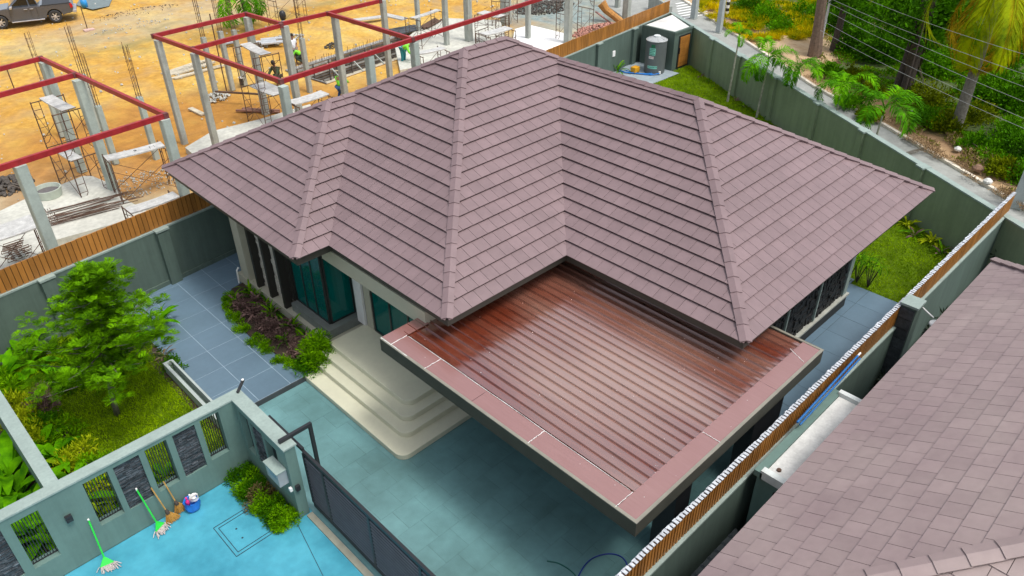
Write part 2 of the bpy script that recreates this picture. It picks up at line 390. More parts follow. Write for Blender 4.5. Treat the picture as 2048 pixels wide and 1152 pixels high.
# ---- the plot: terrace, driveway, apron, lawns
def paving(name, poly_x, poly_y, size, z, m_tile, m_grout, th=.02, gap=.008, stag=0, test=None, limit=300, piece='paving_tile', base=None):
    """joint bed plus tiles; tiles beyond the limit go into one part"""
    x0, x1 = poly_x; y0, y1 = poly_y; sx, sy = size
    bed = MB()
    if base: bed.prism(base, -.02, z - .004)
    else: bed.prism([(x0, y0), (x1, y0), (x1, y1), (x0, y1)], -.02, z - .004)
    root = tag(bed.build(name, m_grout, origin=((x0 + x1) / 2, (y0 + y1) / 2, 0)), kind='structure')
    cells = []; j = 0; y = y0
    while y < y1 - .02:
        ye = min(y + sy, y1); x = x0 - (stag * sx if j % 2 else 0)
        while x < x1 - .02:
            xa, xe = max(x, x0), min(x + sx, x1)
            if xe - xa > .03 and (test is None or test((xa + xe) / 2, (y + ye) / 2)): cells.append((xa, xe, y, ye))
            x += sx
        y += sy; j += 1
    def sc(c):
        k = PX(((c[0] + c[1]) / 2, (c[2] + c[3]) / 2, z)); return (0 if not (-60 < k[0] < 2110 and -60 < k[1] < 1220) else (c[1] - c[0]) * (c[3] - c[2]) / k[2] ** 2)
    cells.sort(key=sc, reverse=True); rest = MB()
    cache = {}
    for n_, c in enumerate(cells):
        cx, cy = (c[0] + c[1]) / 2, (c[2] + c[3]) / 2; hx, hy = (c[1] - c[0]) / 2 - gap / 2, (c[3] - c[2]) / 2 - gap / 2
        if n_ < limit and sc(c) > 0:
            key = (round(hx, 3), round(hy, 3))
            if key not in cache:
                t = MB(); t.box(-hx, hx, -hy, hy, -th, 0); o = t.build(piece, m_tile, root, origin=wloc(root)); cache[key] = o.data
                # vertices were shifted by the root location; undo
                for v in o.data.vertices: v.co += wloc(root)
                o.location = Vector((cx, cy, z + random.uniform(-.0012, .0012))) - wloc(root)
            else:
                share(cache[key], piece, root, Vector((cx, cy, z + random.uniform(-.0012, .0012))) - wloc(root))
        else:
            rest.tint = random.uniform(-.05, .05); rest.box(cx - hx, cx + hx, cy - hy, cy + hy, z - th, z)
    if rest.f: tag(rest.build(piece, m_tile, root), kind='stuff')
    return root
# terrace left of the house (raised above the driveway)
paving('terrace', (4.62, 9.8), (14.82, 22.4), (.9, .93), .15, M_terr, M_grout, test=lambda x, y: y < fence_y(x) + .4 and not (x > 8 and y < 20), gap=.013, base=[(4.62, 14.82), (8.0, 14.82), (8.0, 19.9), (9.8, 19.9), (9.8, fence_y(9.8) - .05), (4.62, fence_y(4.62) - .05)])
x = MB(); x.box(4.6, 8.0, 14.785, 14.816, 0, .145); x.box(4.585, 4.616, 14.82, 17.3, 0, .145); tag(x.build('terrace_edge', mat('dark_edge', (.05, .06, .065), .7)), kind='structure')
# paving along the right side
paving('side_terrace', (12.9, 21.0), (4.36, 6.75), (.9, .9), .15, M_terr, M_groutd, gap=.008)
paving('side_terrace', (20.0, 21.3), (6.75, 7.65), (.65, .9), .151, M_terr, M_groutd, gap=.008)
# driveway
paving('driveway', (4.62, 13.3), (4.34, 14.80), (.6, .6), .0, M_drive, mat('driveway_joint', (.07, .10, .10), .8), stag=.5, gap=.0035, test=lambda x, y: not (x > 9.2 and y > 12))
# apron outside the gate
mb = MB(); mb.face([(-12, -9, -.012), (4.62, -9, -.012), (4.62, 13.1, -.012), (-12, 13.1, -.012)])
mb.ci = 0
ap = tag(mb.build('front_apron', M_apron), kind='structure')
jl = MB(); jl.beam((4.2, 10.9, -.008), (1.2, -3, -.008), .012, .004); jl.beam((.2, 12.75, -.008), (-.4, 9.4, -.008), .02, .004)
jl.build('joint', M_lines, ap)
kb = MB(); kb.box(4.46, 4.60, -3, 10.95, -.02, .03); tag(kb.build('gate_rail', M_rust if 0 else mat('gate_rail_concrete', (.3, .3, .24), .8)), 'grey concrete strip with the rail that the black gate slides on', 'gate rail')
# lawns
def lawn(name, poly, z, dens, label, hmin=.05, hmax=.11, mtl=None, stuff_lab='grass'):
    b = MB(); b.prism(poly, -.05, z - .02); g = tag(b.build(name, M_soil), kind='structure')
    xs = [p[0] for p in poly]; ys = [p[1] for p in poly]; A = (max(xs) - min(xs)) * (max(ys) - min(ys)); n = int(A * dens)
    X = rng.uniform(min(xs), max(xs), n); Y = rng.uniform(min(ys), max(ys), n); ins = np.zeros(n, bool); k = len(poly)
    for i in range(k):
        (xa, ya), (xb, yb) = poly[i], poly[(i + 1) % k]
        cnd = ((ya > Y) != (yb > Y)) & (X < (xb - xa) * (Y - ya) / (yb - ya + 1e-12) + xa); ins ^= cnd
    X, Y = X[ins], Y[ins]; n = len(X); ptz = np.stack([X, Y, np.full(n, z - .025)], 1)
    tuft = np.sin(X * 7.3 + 2 * np.sin(Y * 5.1)) * np.sin(Y * 6.1 + 2 * np.sin(X * 4.3))
    D = rdir(n, .45, 1); L = rng.uniform(hmin, hmax, n) * (1 + .35 * tuft)
    V, F = leafarr(ptz, D, rdir(n), L, .018, .35, .1)
    o = link('grass', rawmesh('grass', V, F, [mtl or M_grass])); tag(o, label, stuff_lab, kind='stuff'); return g
leftL = [(.78, 13.35), (4.3, 13.35), (4.3, 17.4), (4.45, 18.6), (4.9, 20.1), (5.6, fence_y(5.6) - .05), (1.0, fence_y(1) - .05), (.9, 17)]
lawn('garden_lawn', leftL, .15, 1500, 'short green lawn grass round the garden tree')
def bwx(y, off=0): t = (y - BW0.y) / (BW1.y - BW0.y); return BW0.x + (BW1.x - BW0.x) * t - off
lawn('back_lawn', [(21.0, 4.4), (bwx(4.4, .15), 4.4), (bwx(22.3, .15), 22.3), (33.6, 22.35), (33.58, 21.88), (28.0, 21.88), (26.5, 19), (23, 9), (21.3, 7.62), (21.0, 6.9)], .15, 700, 'bright green lawn grass behind the house along the rear wall', .05, .12)
# paving by the tank
paving('tank_paving', (28.0, 33.55), (21.9, 24.6), (.6, .6), .155, mat('pale_tank_paver', (.30, .36, .39), .5, .1, 2, objvar=.06), M_groutd, limit=60, test=lambda x, y: y < fence_y(x) - .02)
# planting bed soils
def bed(pts, z, label='bed_soil'):
    b = MB(); b.prism(pts, -.05, z); tag(b.build('planting_bed', M_bed), kind='structure')
def bwx(y, off=0): t = (y - BW0.y) / (BW1.y - BW0.y); return BW0.x + (BW1.x - BW0.x) * t - off
M_bed = mat('bed_soil', (.045, .03, .02), .95, .3, 8)
bed([(4.2, 13.2), (4.62, 13.2), (4.62, 22), (4.2, 22)], .135); bed([(-3, 13.3), (.6, 13.3), (.6, 22), (-3, 20.5)], .1); bed([(20.5, 4.24), (bwx(4.24, .05), 4.24), (bwx(24.8, .05), 24.8), (20, 22.5)], .09)
bed([(7.0, 14.9), (8.0, 14.9), (8.0, 20.0), (7.45, 19.9), (6.95, 19.2), (6.72, 18.4), (6.66, 17.2), (6.8, 15.9)], .19)

# ================================================================== BOUNDARY WALLS
def wall_run(root, a, b, z0, z1, th, pillars, m, mc, pw=.34, pd=.09, side=1, cop=.05, name='wall_panel'):
    """rendered wall from a to b cut in panels between pillars; side = where pillars stand proud (+1 left of a->b)"""
    a = Vector(a); b = Vector(b); d = (b - a); Lh = d.length; d.normalize(); nn = Vector((-d.y, d.x, 0)) * side
    cuts = [0] + sorted(pillars) + [Lh]
    for i in range(len(cuts) - 1):
        s, e = cuts[i], cuts[i + 1]
        mbx = MB(); mbx.beam(a + d * s + Vector((0, 0, (z0 + z1) / 2)), a + d * e + Vector((0, 0, (z0 + z1) / 2)), th, z1 - z0); mbx.build(name, m, root)
        c = MB(); c.beam(a + d * s + Vector((0, 0, z1 + cop / 2)), a + d * e + Vector((0, 0, z1 + cop / 2)), th + .03, cop); c.build('coping', mc, root)
    for s in sorted(pillars):
        q = a + d * s
        mbx = MB(); mbx.beam(q - d * pw / 2 + nn * (pd / 2 + .003) + Vector((0, 0, (z0 + z1) / 2 - .01)), q + d * pw / 2 + nn * (pd / 2 + .003) + Vector((0, 0, (z0 + z1) / 2 - .01)), th + pd, z1 - z0 - .02); mbx.build('pillar', m, root)
        c = MB(); c.beam(q - d * (pw / 2 + .03) + nn * pd / 2 + Vector((0, 0, z1 + cop / 2 + .008)), q + d * (pw / 2 + .03) + nn * pd / 2 + Vector((0, 0, z1 + cop / 2 + .008)), th + pd + .06, cop + .01); c.build('pillar_cap', mc, root)
# left wall with plank screen
t = thing('boundary_wall', (6, fence_y(6), 0), 'long grey green wall topped with orange wooden planks between the garden and the building site', 'wall')
aL, bL = (-2.5, fence_y(-2.5), 0), (36.9, fence_y(36.9), 0)
pil = [W2S(P(360, 578, .15))[0], ]
pil = [8.9 + .1 + 3.35 * k for k in (-2, -1, 0, 1, 2, 3, 4, 5, 6, 7, 8)]
wall_run(t, aL, bL, 0, 1.97, .14, pil, M_wall, M_cop, .36, .14, side=-1)
sk = MB(); sk.beam((-2.4, fence_y(-2.4) - .09, .22), (12, fence_y(12) - .09, .22), .05, .14); sk.build('skirting', M_wall, t)
def planks(root, a, b, z0, z1, pw, gap, th, m, limit, off=(0, 0, 0), cap=None):
    a = Vector(a) + Vector(off); b = Vector(b) + Vector(off); d = (b - a); L = d.length; d.normalize(); n = int(L / (pw + gap))
    lst = []
    for i in range(n):
        c = a + d * (i + .5) * (pw + gap); k = PX((c.x, c.y, (z0 + z1) / 2)); vis = -40 < k[0] < 2090 and -40 < k[1] < 1190 and k[2] > 0
        lst.append((k[2] if vis else 1e6 + k[2], i, c))
    lst.sort(); src = None; ang = math.atan2(d.y, d.x); rest = MB()
    for r, (dd, i, c) in enumerate(lst):
        jz = random.uniform(-.006, .006); jr = random.uniform(-.012, .012)
        if r < limit and dd < 1e6:
            if src is None:
                x = MB(); x.box(-pw / 2, pw / 2, -th / 2, th / 2, 0, z1 - z0); o = x.build('plank', m, None); src = o.data; o.parent = root; 
                o.location = c + Vector((0, 0, z0 + jz)) - wloc(root); o.rotation_euler = (jr * .5, 0, ang)
            else: o = share(src, 'plank', root, c + Vector((0, 0, z0 + jz)) - wloc(root), (jr * .5, 0, ang))
            if cap:
                if not hasattr(planks, 'capsrc') : planks.capsrc = {}
                if cap not in planks.capsrc:
                    x = MB(); x.box(-pw / 2 - .002, pw / 2 + .002, -th / 2 - .01, th / 2 + .01, z1 - z0, z1 - z0 + .02); q = x.build('end_cap', MATS[cap]); planks.capsrc[cap] = q.data; bpy.data.objects.remove(q)
                share(planks.capsrc[cap], 'end_cap', o, (0, 0, 0))
        else:
            M = Matrix.Translation(c + Vector((0, 0, z0))) @ Matrix.Rotation(ang, 4, 'Z'); rest.tint = random.uniform(-.15, .15); rest.box(-pw / 2, pw / 2, -th / 2, th / 2, 0, z1 - z0, M)
    if rest.f: tag(rest.build('plank', m, root), kind='stuff')
planks(t, (-2.4, fence_y(-2.4) + .0, 0), bL, 2.03, 2.66, .126, .018, .03, M_plank, 280)
bk = MB(); M_gapshade = mat('dark_gap_shade', (.07, .03, .01), .9); bk.beam((-2.4, fence_y(-2.4) + .022, 2.345), (36.8, fence_y(36.8) + .022, 2.345), .008, .6); bk.build('gap_shade_sheet', M_gapshade, t)  # added dark sheet: shades the plank gaps and stops light showing through
rl = MB(); rl.beam((-2.4, fence_y(-2.4) + .035, 2.2), (36.8, fence_y(36.8) + .035, 2.2), .035, .06); rl.beam((-2.4, fence_y(-2.4) + .035, 2.52), (36.8, fence_y(36.8) + .035, 2.52), .035, .06); rl.build('rail', M_rust, t)
# right wall, thin planks with white sawn tops
t = thing('boundary_wall', (15, 4.2, 0), 'long wall between the two houses with thin orange battens and a white sawtooth top', 'wall')
wall_run(t, (4.75, 4.19, 0), (24.75, 4.19, 0), 0, 2.02, .12, [], M_wall, M_cop, name='wall_panel')
M_white2 = mat('white_batten_end', (.50, .53, .57), .6, .25, 20, objvar=.1)
planks(t, (4.75, 4.21, 0), (25.1, 4.21, 0), 2.08, 2.66, .056, .036, .06, M_plank, 290, cap='white_batten_end')
bk = MB(); bk.box(4.76, 25.08, 4.242, 4.25, 2.085, 2.63); bk.build('gap_shade_sheet', M_gapshade, t)  # same added sheet behind the battens, keeps their gaps dark
rl = MB(); rl.box(4.75, 25.1, 4.252, 4.27, 2.2, 2.24); rl.box(4.75, 25.1, 4.252, 4.27, 2.5, 2.54); rl.build('rail', M_rust, t)
zz = MB()
for i in range(int(20.3 / .092)):
    x = 4.796 + i * .092; s_ = random.uniform(-.006, .014)
    zz.tint = random.uniform(-.35, .1); x += random.uniform(-.01, .01); zz.box(x - .036, x + .034 + random.uniform(0, .02), 4.246, 4.264 + s_, 2.64, 2.672 + random.uniform(-.008, .008))
tag(zz.build('top_batten', M_white2, t), kind='stuff')
# grey pillar with the wall lamp on the neighbour's side
t2 = thing('gate_pillar', (17.1, 4.0, 0), 'tall square grey pillar with dark stone face on the passage side of the batten wall', 'pillar')
x = MB(); x.box(16.9, 17.3, 3.82, 4.18, 0, 2.72); x.build('shaft', M_wall, t2)
x = MB(); x.box(16.86, 17.34, 3.78, 4.2, 2.72, 2.78); x.build('cap', M_cop, t2)
for k in range(9):
    x = MB(); z0 = .1 + k * .285; x.box(16.87, 16.9, 3.84, 4.16, z0, z0 + .27); x.build('stone', M_slate, t2)
t2 = thing('wall_lamp', (17.25, 3.8, 2.6), 'small round white lamp on a thin white arm reaching from the grey pillar', 'lamp')
x = MB(); x.tube([(17.25, 3.8, 2.62), (17.12, 3.62, 2.62), (17.02, 3.46, 2.62)], .018, 8); x.build('arm', M_white, t2)
x = MB(); x.lathe((16.98, 3.36, 2.52), [(0, .05), (.06, .045), (.14, .01), (.15, -.02), (.02, -.02), (0, -.02)], 20); x.build('lamp_shade', M_white, t2)
# rear wall
t = thing('boundary_wall', (30, 12.5, 0), 'grey green rear wall with evenly spaced pillars and pale coping beside the road', 'wall')
Lb = (BW1 - BW0).length
ps = []
for px, py in ((1446, 75), (1500, 108), (1569, 152), (1655, 203), (1747, 258), (1861, 330)):
    q = P(px, py, 2.1); ps.append((q - BW0).dot(bd))
wall_run(t, BW0, BW1, 0, 2.04, .2, [p for p in ps if 0 < p < Lb], mat('lit_grey_green_wall', (.215, .275, .17), .7, .09, .9, .1, 60, fine=.03, streak=.12), M_cop, .3, .1, side=(1 if (Vector((-bd.y, bd.x, 0)).x < 0) else -1))  # grey green paint made lighter and greener, lawn bounce light in the colour

# ================================================================== MAIN HOUSE ROOF
EZ = 3.75; SL = .5477
x0, x1, x2, x3, y0, y1, y2, yT = 7.068, 8.020, 11.708, 21.031, 14.528, 10.179, 5.388, 21.624
w1, w2, w3 = yT - y0, yT - y1, x3 - x2
def clip(poly, a, b):
    """keep the part left of a->b"""
    out = []; n = len(poly); s = lambda p: (b[0] - a[0]) * (p[1] - a[1]) - (b[1] - a[1]) * (p[0] - a[0])
    for i in range(n):
        p, q = poly[i], poly[(i + 1) % n]; sp, sq = s(p), s(q)
        if sp >= 0: out.append(p)
        if sp * sq < 0: t = sp / (sp - sq); out.append((p[0] + t * (q[0] - p[0]), p[1] + t * (q[1] - p[1])))
    return out
def tile_planes(root, planes, m, TW=.32, G=.345, limit=300, TH=.028, over=.04, step=.050, ph=0.):
    pieces = []
    for pl in planes:
        pl = [Vector(p) for p in pl]; o = pl[0]; u = (pl[1] - pl[0]).normalized()
        nn = Vector((0, 0, 0))
        for i in range(1, len(pl) - 1): nn += (pl[i] - o).cross(pl[i + 1] - o)
        nn.normalize()
        if nn.z < 0: nn = -nn
        v = nn.cross(u)
        if v.z < 0: v = -v
        L2 = [((p - o).dot(u), (p - o).dot(v)) for p in pl]
        a = sum(L2[i][0] * L2[(i + 1) % len(L2)][1] - L2[(i + 1) % len(L2)][0] * L2[i][1] for i in range(len(L2)))
        if a < 0: L2 = L2[::-1]
        umin = min(p[0] for p in L2); umax = max(p[0] for p in L2); vmax = max(p[1] for p in L2)
        row = 0; vv = -over
        while vv < vmax:
            uu = umin - TW + (.5 * TW if row % 2 else 0) + ph
            while uu < umax:
                g = .008
                q = [(uu + g / 2, vv), (uu + TW - g / 2, vv), (uu + TW - g / 2, vv + G), (uu + g / 2, vv + G)]
                full = True
                for i in range(len(L2)):
                    A, B = L2[i], L2[(i + 1) % len(L2)]
                    if abs(A[1]) < 1e-4 and abs(B[1]) < 1e-4: continue
                    n0 = q; q = clip(q, A, B)
                    if not q: break
                    if len(q) != 4 or any(abs(q[k][0] - n0[k][0]) + abs(q[k][1] - n0[k][1]) > 1e-7 for k in range(4)): full = False
                if q and len(q) >= 3:
                    ar = abs(sum(q[i][0] * q[(i + 1) % len(q)][1] - q[(i + 1) % len(q)][0] * q[i][1] for i in range(len(q)))) / 2
                    if ar > .0012: pieces.append((pl, o, u, v, nn, q, vv, full, ar))
                uu += TW
            vv += G; row += 1
    def score(pc):
        c = sum(pc[5][k][0] for k in range(len(pc[5]))) / len(pc[5]), sum(pc[5][k][1] for k in range(len(pc[5]))) / len(pc[5])
        w_ = pc[1] + pc[2] * c[0] + pc[3] * c[1]; k = PX(w_)
        if not (-20 < k[0] < 2068 and -20 < k[1] < 1172): return 0
        f = -(w_ - CAM).normalized().dot(pc[4]); return 0 if f <= 0 else pc[8] * f / k[2] ** 2
    pieces.sort(key=score, reverse=True)
    rest = MB(); cache = {}
    for r, (pl, o, u, v, nn, q, vv, full, ar) in enumerate(pieces):
        tilt = lambda p: TH + step * (1 - (p[1] - vv) / G)
        jl = random.uniform(-.0008, .0012)
        top = [o + u * p[0] + v * p[1] + nn * (tilt(p) + jl) for p in q]
        bot = [o + u * p[0] + v * p[1] + nn * (tilt(p) - .026 + jl) for p in q]; k = len(q)
        fs = [list(range(k)), list(range(2 * k - 1, k - 1, -1))] + [(i, k + i, k + (i + 1) % k, (i + 1) % k) for i in range(k)]
        if r < limit and score(pieces[r]) > 0:
            key = (tuple(round(c, 3) for c in nn), tuple(round(c, 3) for c in u))
            if full and key in cache:
                s0, data = cache[key]; share(data, 'roof_tile', root, top[0] - wloc(root))
            else:
                t = MB(); t.add([p - top[0] for p in top + bot], fs); ob = t.build('roof_tile', m); ob.parent = root; ob.location = top[0] - wloc(root)
                if full: cache[key] = (0, ob.data)
        else:
            rest.tint = random.uniform(-.055, .055); rest.add(top + bot, fs)
    if rest.f: tag(rest.build('roof_tile', m, root), kind='stuff')
def caps(root, a, b, nL, nR, m, ln=.40, hw=.135, name='ridge_cap', lift=.072):
    """angular cap pieces from a (low) to b; nL, nR = normals of the two roof planes"""
    a = Vector(a); b = Vector(b); d = (b - a); L = d.length; d.normalize(); n = max(1, round(L / ln)); l = L / n
    up = (Vector(nL) + Vector(nR)).normalized(); up = (up - d * up.dot(d)).normalized(); sd = d.cross(up)
    def wing(nn, sgn):
        wv = Vector(nn).cross(d); wv.normalize()
        if wv.dot(sd) * sgn < 0: wv = -wv
        return wv
    A, B = wing(nL, -1), wing(nR, 1)
    if Vector(nL).dot(sd) > 0: A, B = wing(nR, -1), wing(nL, 1); nL, nR = nR, nL
    for i in range(n):
        s = a + d * (i * l); e = a + d * ((i + 1) * l + .02); k0 = lift + .020; k1 = lift
        sec = []
        for (p, k) in ((s, k0), (e, k1)):
            c = p + up * (k + .02)
            ra = c + A * hw; rb = c + B * hw
            sec.append([c, rb, rb - Vector(nR) * .045, c - up * .028, ra - Vector(nL) * .045, ra])
        t = MB(); t.add(sec[0] + sec[1], [[0, 1, 7, 6], [1, 2, 8, 7], [2, 3, 9, 8], [3, 4, 10, 9], [4, 5, 11, 10], [5, 0, 6, 11], [5, 4, 3, 2, 1, 0], [6, 7, 8, 9, 10, 11]])
        t.build(name, m, root, origin=s)
house = thing('house', (14, 13, 0), 'single storey house under a stepped mauve tiled hip roof with the brown carport in front', 'house')
z_ = lambda hgt: EZ + SL * hgt
A = (x0, yT, EZ); B = (x0, y0, EZ); C_ = (x1, y0, EZ); D_ = (x1, y1, EZ); E_ = (x2, y1, EZ); F_ = (x2, y2, EZ); G_ = (x3, y2, EZ); H_ = (x3, yT, EZ)
b_ = (x0 + w1 / 2, y0 + w1 / 2, z_(w1 / 2)); c_ = (x1 + w1 / 2, y0 + w1 / 2, z_(w1 / 2)); d_ = (x1 + w2 / 2, y1 + w2 / 2, z_(w2 / 2)); t_ = (x3 - w2 / 2, y1 + w2 / 2, z_(w2 / 2))
e_ = (x2 + w3 / 2, y1 + w3 / 2, z_(w3 / 2)); f_ = (x2 + w3 / 2, y2 + w3 / 2, z_(w3 / 2))
dk = MB()
for pl in ([A, B, b_], [B, C_, c_, b_], [C_, D_, d_, c_], [D_, E_, e_, t_, d_], [E_, F_, f_, e_], [F_, G_, f_], [G_, (x3, e_[1], EZ), e_, f_], [(x3, e_[1], EZ), H_, t_, e_], [(c_[0], yT, EZ), A, b_, c_], [H_, (c_[0], yT, EZ), c_, d_, t_]):
    dk.face([Vector(p) + Vector((0, 0, -.003)) for p in pl])
roof = dk.build('roof', M_deck, house)
tile_planes(roof, [[B, A, b_], [B, C_, c_, b_], [D_, C_, c_, d_], [D_, E_, e_, t_, d_], [F_, E_, e_, f_], [F_, G_, f_], [G_, (x3, e_[1], EZ), e_, f_], [(x3, e_[1], EZ), H_, t_, e_], [(c_[0], yT, EZ), A, b_, c_], [H_, (c_[0], yT, EZ), c_, d_, t_]], M_tile)
q_ = 1 / math.sqrt(1 + SL * SL)
NX = (-SL * q_, 0, q_); NY = (0, -SL * q_, q_); NXp = (SL * q_, 0, q_); NYp = (0, SL * q_, q_)
caps(roof, B, b_, NX, NY, M_tile); caps(roof, A, b_, NX, NYp, M_tile); caps(roof, b_, c_, NY, NYp, M_tile); caps(roof, c_, d_, NX, NYp, M_tile)
caps(roof, D_, d_, NX, NY, M_tile); caps(roof, d_, t_, NY, NYp, M_tile); caps(roof, e_, t_, NY, NXp, M_tile); caps(roof, f_, e_, NX, NXp, M_tile)
caps(roof, F_, f_, NX, NY, M_tile); caps(roof, G_, f_, NY, NXp, M_tile); caps(roof, H_, t_, NXp, NYp, M_tile)
ins = .06
sp = [(x0 + ins, yT - ins), (x0 + ins, y0 + ins), (x1 + ins, y0 + ins), (x1 + ins, y1 + ins), (x2 + ins, y1 + ins), (x2 + ins, y2 + ins), (x3 - ins, y2 + ins), (x3 - ins, yT - ins)]
x = MB(); x.prism(sp, EZ - .22, EZ - .03); x.build('eave_board', M_fascia, house)

# ------------------------------------------------------------------ house walls
x = MB(); x.prism([(8.42, 20.5), (8.42, 17.45), (9.05, 17.45), (9.05, 11.2), (12.7, 11.2), (12.7, 6.62), (19.6, 6.62), (19.6, 20.5)], 0, EZ - .23); x.build('wall', M_wallg, house)
x = MB(); x.box(7.86, 9.05, 15.05, 20.2, .15, .46); x.build('plinth', M_beige, house)
x = MB(); x.box(7.90, 8.13, 19.5, 19.86, .46, 3.5); x.build('column', M_beige, house)
x = MB(); x.box(7.98, 8.35, 19.86, 20.15, .46, 3.5); x.build('column', M_beige, house)
# stone cladding between the fins, in courses
for (ya, yb) in ((19.045, 19.5), (18.285, 18.93), (17.505, 18.17)):
    zc = .46
    while zc < 3.45:
        hh = random.uniform(.09, .14); x = MB(); yy = ya
        while yy < yb - .01:
            ye = min(yy + random.uniform(.14, .3), yb); pr = random.uniform(0, .035); x.tint = random.uniform(-.12, .12); x.box(8.13 - pr, 8.416, yy + .003, ye - .003, zc + .003, min(zc + hh, 3.5) - .003); yy = ye
        x.build('stone_course', M_stone, house); zc += hh
for (ya, yb) in ((18.93, 19.04), (18.17, 18.28), (17.39, 17.50)):
    x = MB(); x.box(7.90, 8.13, ya, yb, .462, 3.5); x.build('fin', M_dark, house)
# corner bay window
bx, by = 8.22, 15.55
x = MB(); x.box(8.0, 9.05, 15.3, 17.215, .462, .72); x.build('bay_sill', mat('grey_sill', (.16, .18, .165), .6), house)
x = MB(); x.box(8.125, 8.42, 17.22, 17.385, .725, 3.5); x.build('fin', M_dark, house)
x = MB(); x.box(8.1, 9.05, 15.4, 17.21, 3.05, 3.5); x.build('bay_head', M_dark, house)
def window(parent, p, q, z0, z1, panes, inset=0.0, fr=.05):
    p = Vector((p[0], p[1], 0)); q = Vector((q[0], q[1], 0)); d = (q - p); L = d.length; d.normalize()
    f = MB()
    for zc in (z0 + fr / 2, z1 - fr / 2): f.beam(p + Vector((0, 0, zc)), q + Vector((0, 0, zc)), fr, fr)
    for k in range(panes + 1):
        c = p + d * (fr / 2 + (L - fr) * k / panes); f.beam(c + Vector((0, 0, z0 + fr)), c + Vector((0, 0, z1 - fr)), fr * .98, fr * .98)
    fo = f.build('window', M_frame, parent)
    for k in range(panes):
        a = p + d * (fr + (L - fr) * k / panes); b = p + d * ((L - fr) * (k + 1) / panes)
        g = MB(); g.beam(a + Vector((0, 0, (z0 + z1) / 2)), b + Vector((0, 0, (z0 + z1) / 2)), .012, z1 - z0 - 2 * fr); g.build('pane', M_glass, fo)
    return fo
window(house, (bx, 17.21), (bx, by + .0), .72, 3.05, 3)
window(house, (bx + .03, by), (9.04, by), .72, 3.05, 1)
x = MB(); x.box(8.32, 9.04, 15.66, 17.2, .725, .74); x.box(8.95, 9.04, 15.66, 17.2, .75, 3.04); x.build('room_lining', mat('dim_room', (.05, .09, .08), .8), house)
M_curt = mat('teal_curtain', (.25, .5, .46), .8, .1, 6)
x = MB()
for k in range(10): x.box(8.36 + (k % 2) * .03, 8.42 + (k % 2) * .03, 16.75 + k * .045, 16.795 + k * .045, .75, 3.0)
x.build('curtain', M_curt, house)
# white pier beside the bay and door wall
x = MB(); x.box(8.93, 9.0, 14.95, 15.295, .605, 3.0); x.build('pier', M_white, house)
x = MB(); x.box(8.98, 9.04, 14.62, 14.9, .605, 3.0); x.build('pier', M_beige, house)
window(house, (9.01, 14.58), (9.01, 11.4), .605, 2.9, 4, fr=.06)
x = MB()
for k in range(9): x.box(9.022 + (k % 2) * .008, 9.035 + (k % 2) * .008, 14.1 + k * .04, 14.14 + k * .04, .62, 2.85)
x.build('curtain', M_curt, house)
# long beige beam over the porch
x = MB(); x.box(8.14, 8.46, 11.1, 15.25, 3.0, 3.42); x.build('beam', M_beige, house)
x = MB(); x.box(8.46, 9.05, 11.1, 15.25, 3.2, 3.4); x.build('porch_ceiling', M_beige, house)
# right end: black stone panels in white frames on a plinth
x = MB(); x.box(12.7, 19.75, 6.35, 6.62, .15, .5); x.build('plinth', M_dark, house)
x = MB(); x.box(12.7, 19.85, 6.33, 6.62, .5, .56); x.build('ledge', mat('pale_ledge', (.42, .43, .38), .6), house)
for xx, ww in ((19.5, .22), (17.75, .06), (16.0, .06), (14.2, .06)):
    x = MB(); x.box(xx, xx + ww, 6.38, 6.62, .6, 3.5); x.build('column', M_cop, house)
for a, b in ((17.81, 19.5), (16.06, 17.75), (14.26, 16.0)):
    zc = .565
    while zc < 3.3:
        x = MB(); xx = a
        while xx < b:
            l_ = min(random.uniform(.08, .2), b - xx); x.tint = random.uniform(-.3, .3); x.box(xx + .004, xx + l_ - .002, 6.47 - random.uniform(0, .06), 6.61, zc + .004, zc + .11); xx += l_
        x.build('stone_course', M_blkst, house); zc += .115
# downpipe at the left corner
x = MB(); x.tube([(7.87, 20.05, .7), (7.80, 20.05, .62), (7.78, 20.05, .17)], .025, 8); x.build('downpipe', M_white, house)

# ================================================================== PORCH STEPS
def rrect(xa, xb, ya, yb, r=.28):
    """rectangle whose corner at (xa, ya) is rounded"""
    pts = [(xb, ya), (xb, yb), (xa, yb)]
    for k in range(9):
        t = PI + (PI / 2) * k / 8; pts.append((xa + r + r * math.cos(t), ya + r + r * math.sin(t)))
    return pts
st = thing('porch_steps', (8, 13, 0), 'cream rounded porch steps leading from the driveway up to the glass door', 'steps')
for (xa, ya, yb, zz0, zz1) in ((6.84, 10.7, 14.83, 0, .15), (7.25, 11.1, 15.03, .148, .30), (7.52, 11.38, 15.04, .298, .45), (7.80, 11.66, 15.04, .448, .60)):
    x = MB(); x.prism(rrect(xa, 9.04, ya, yb, .26), zz0, zz1); o = x.build('step', M_cream, st)
    md = o.modifiers.new('bevel', 'BEVEL'); md.width = .012; md.segments = 2; md.limit_method = 'ANGLE'; md.angle_limit = rad(50)

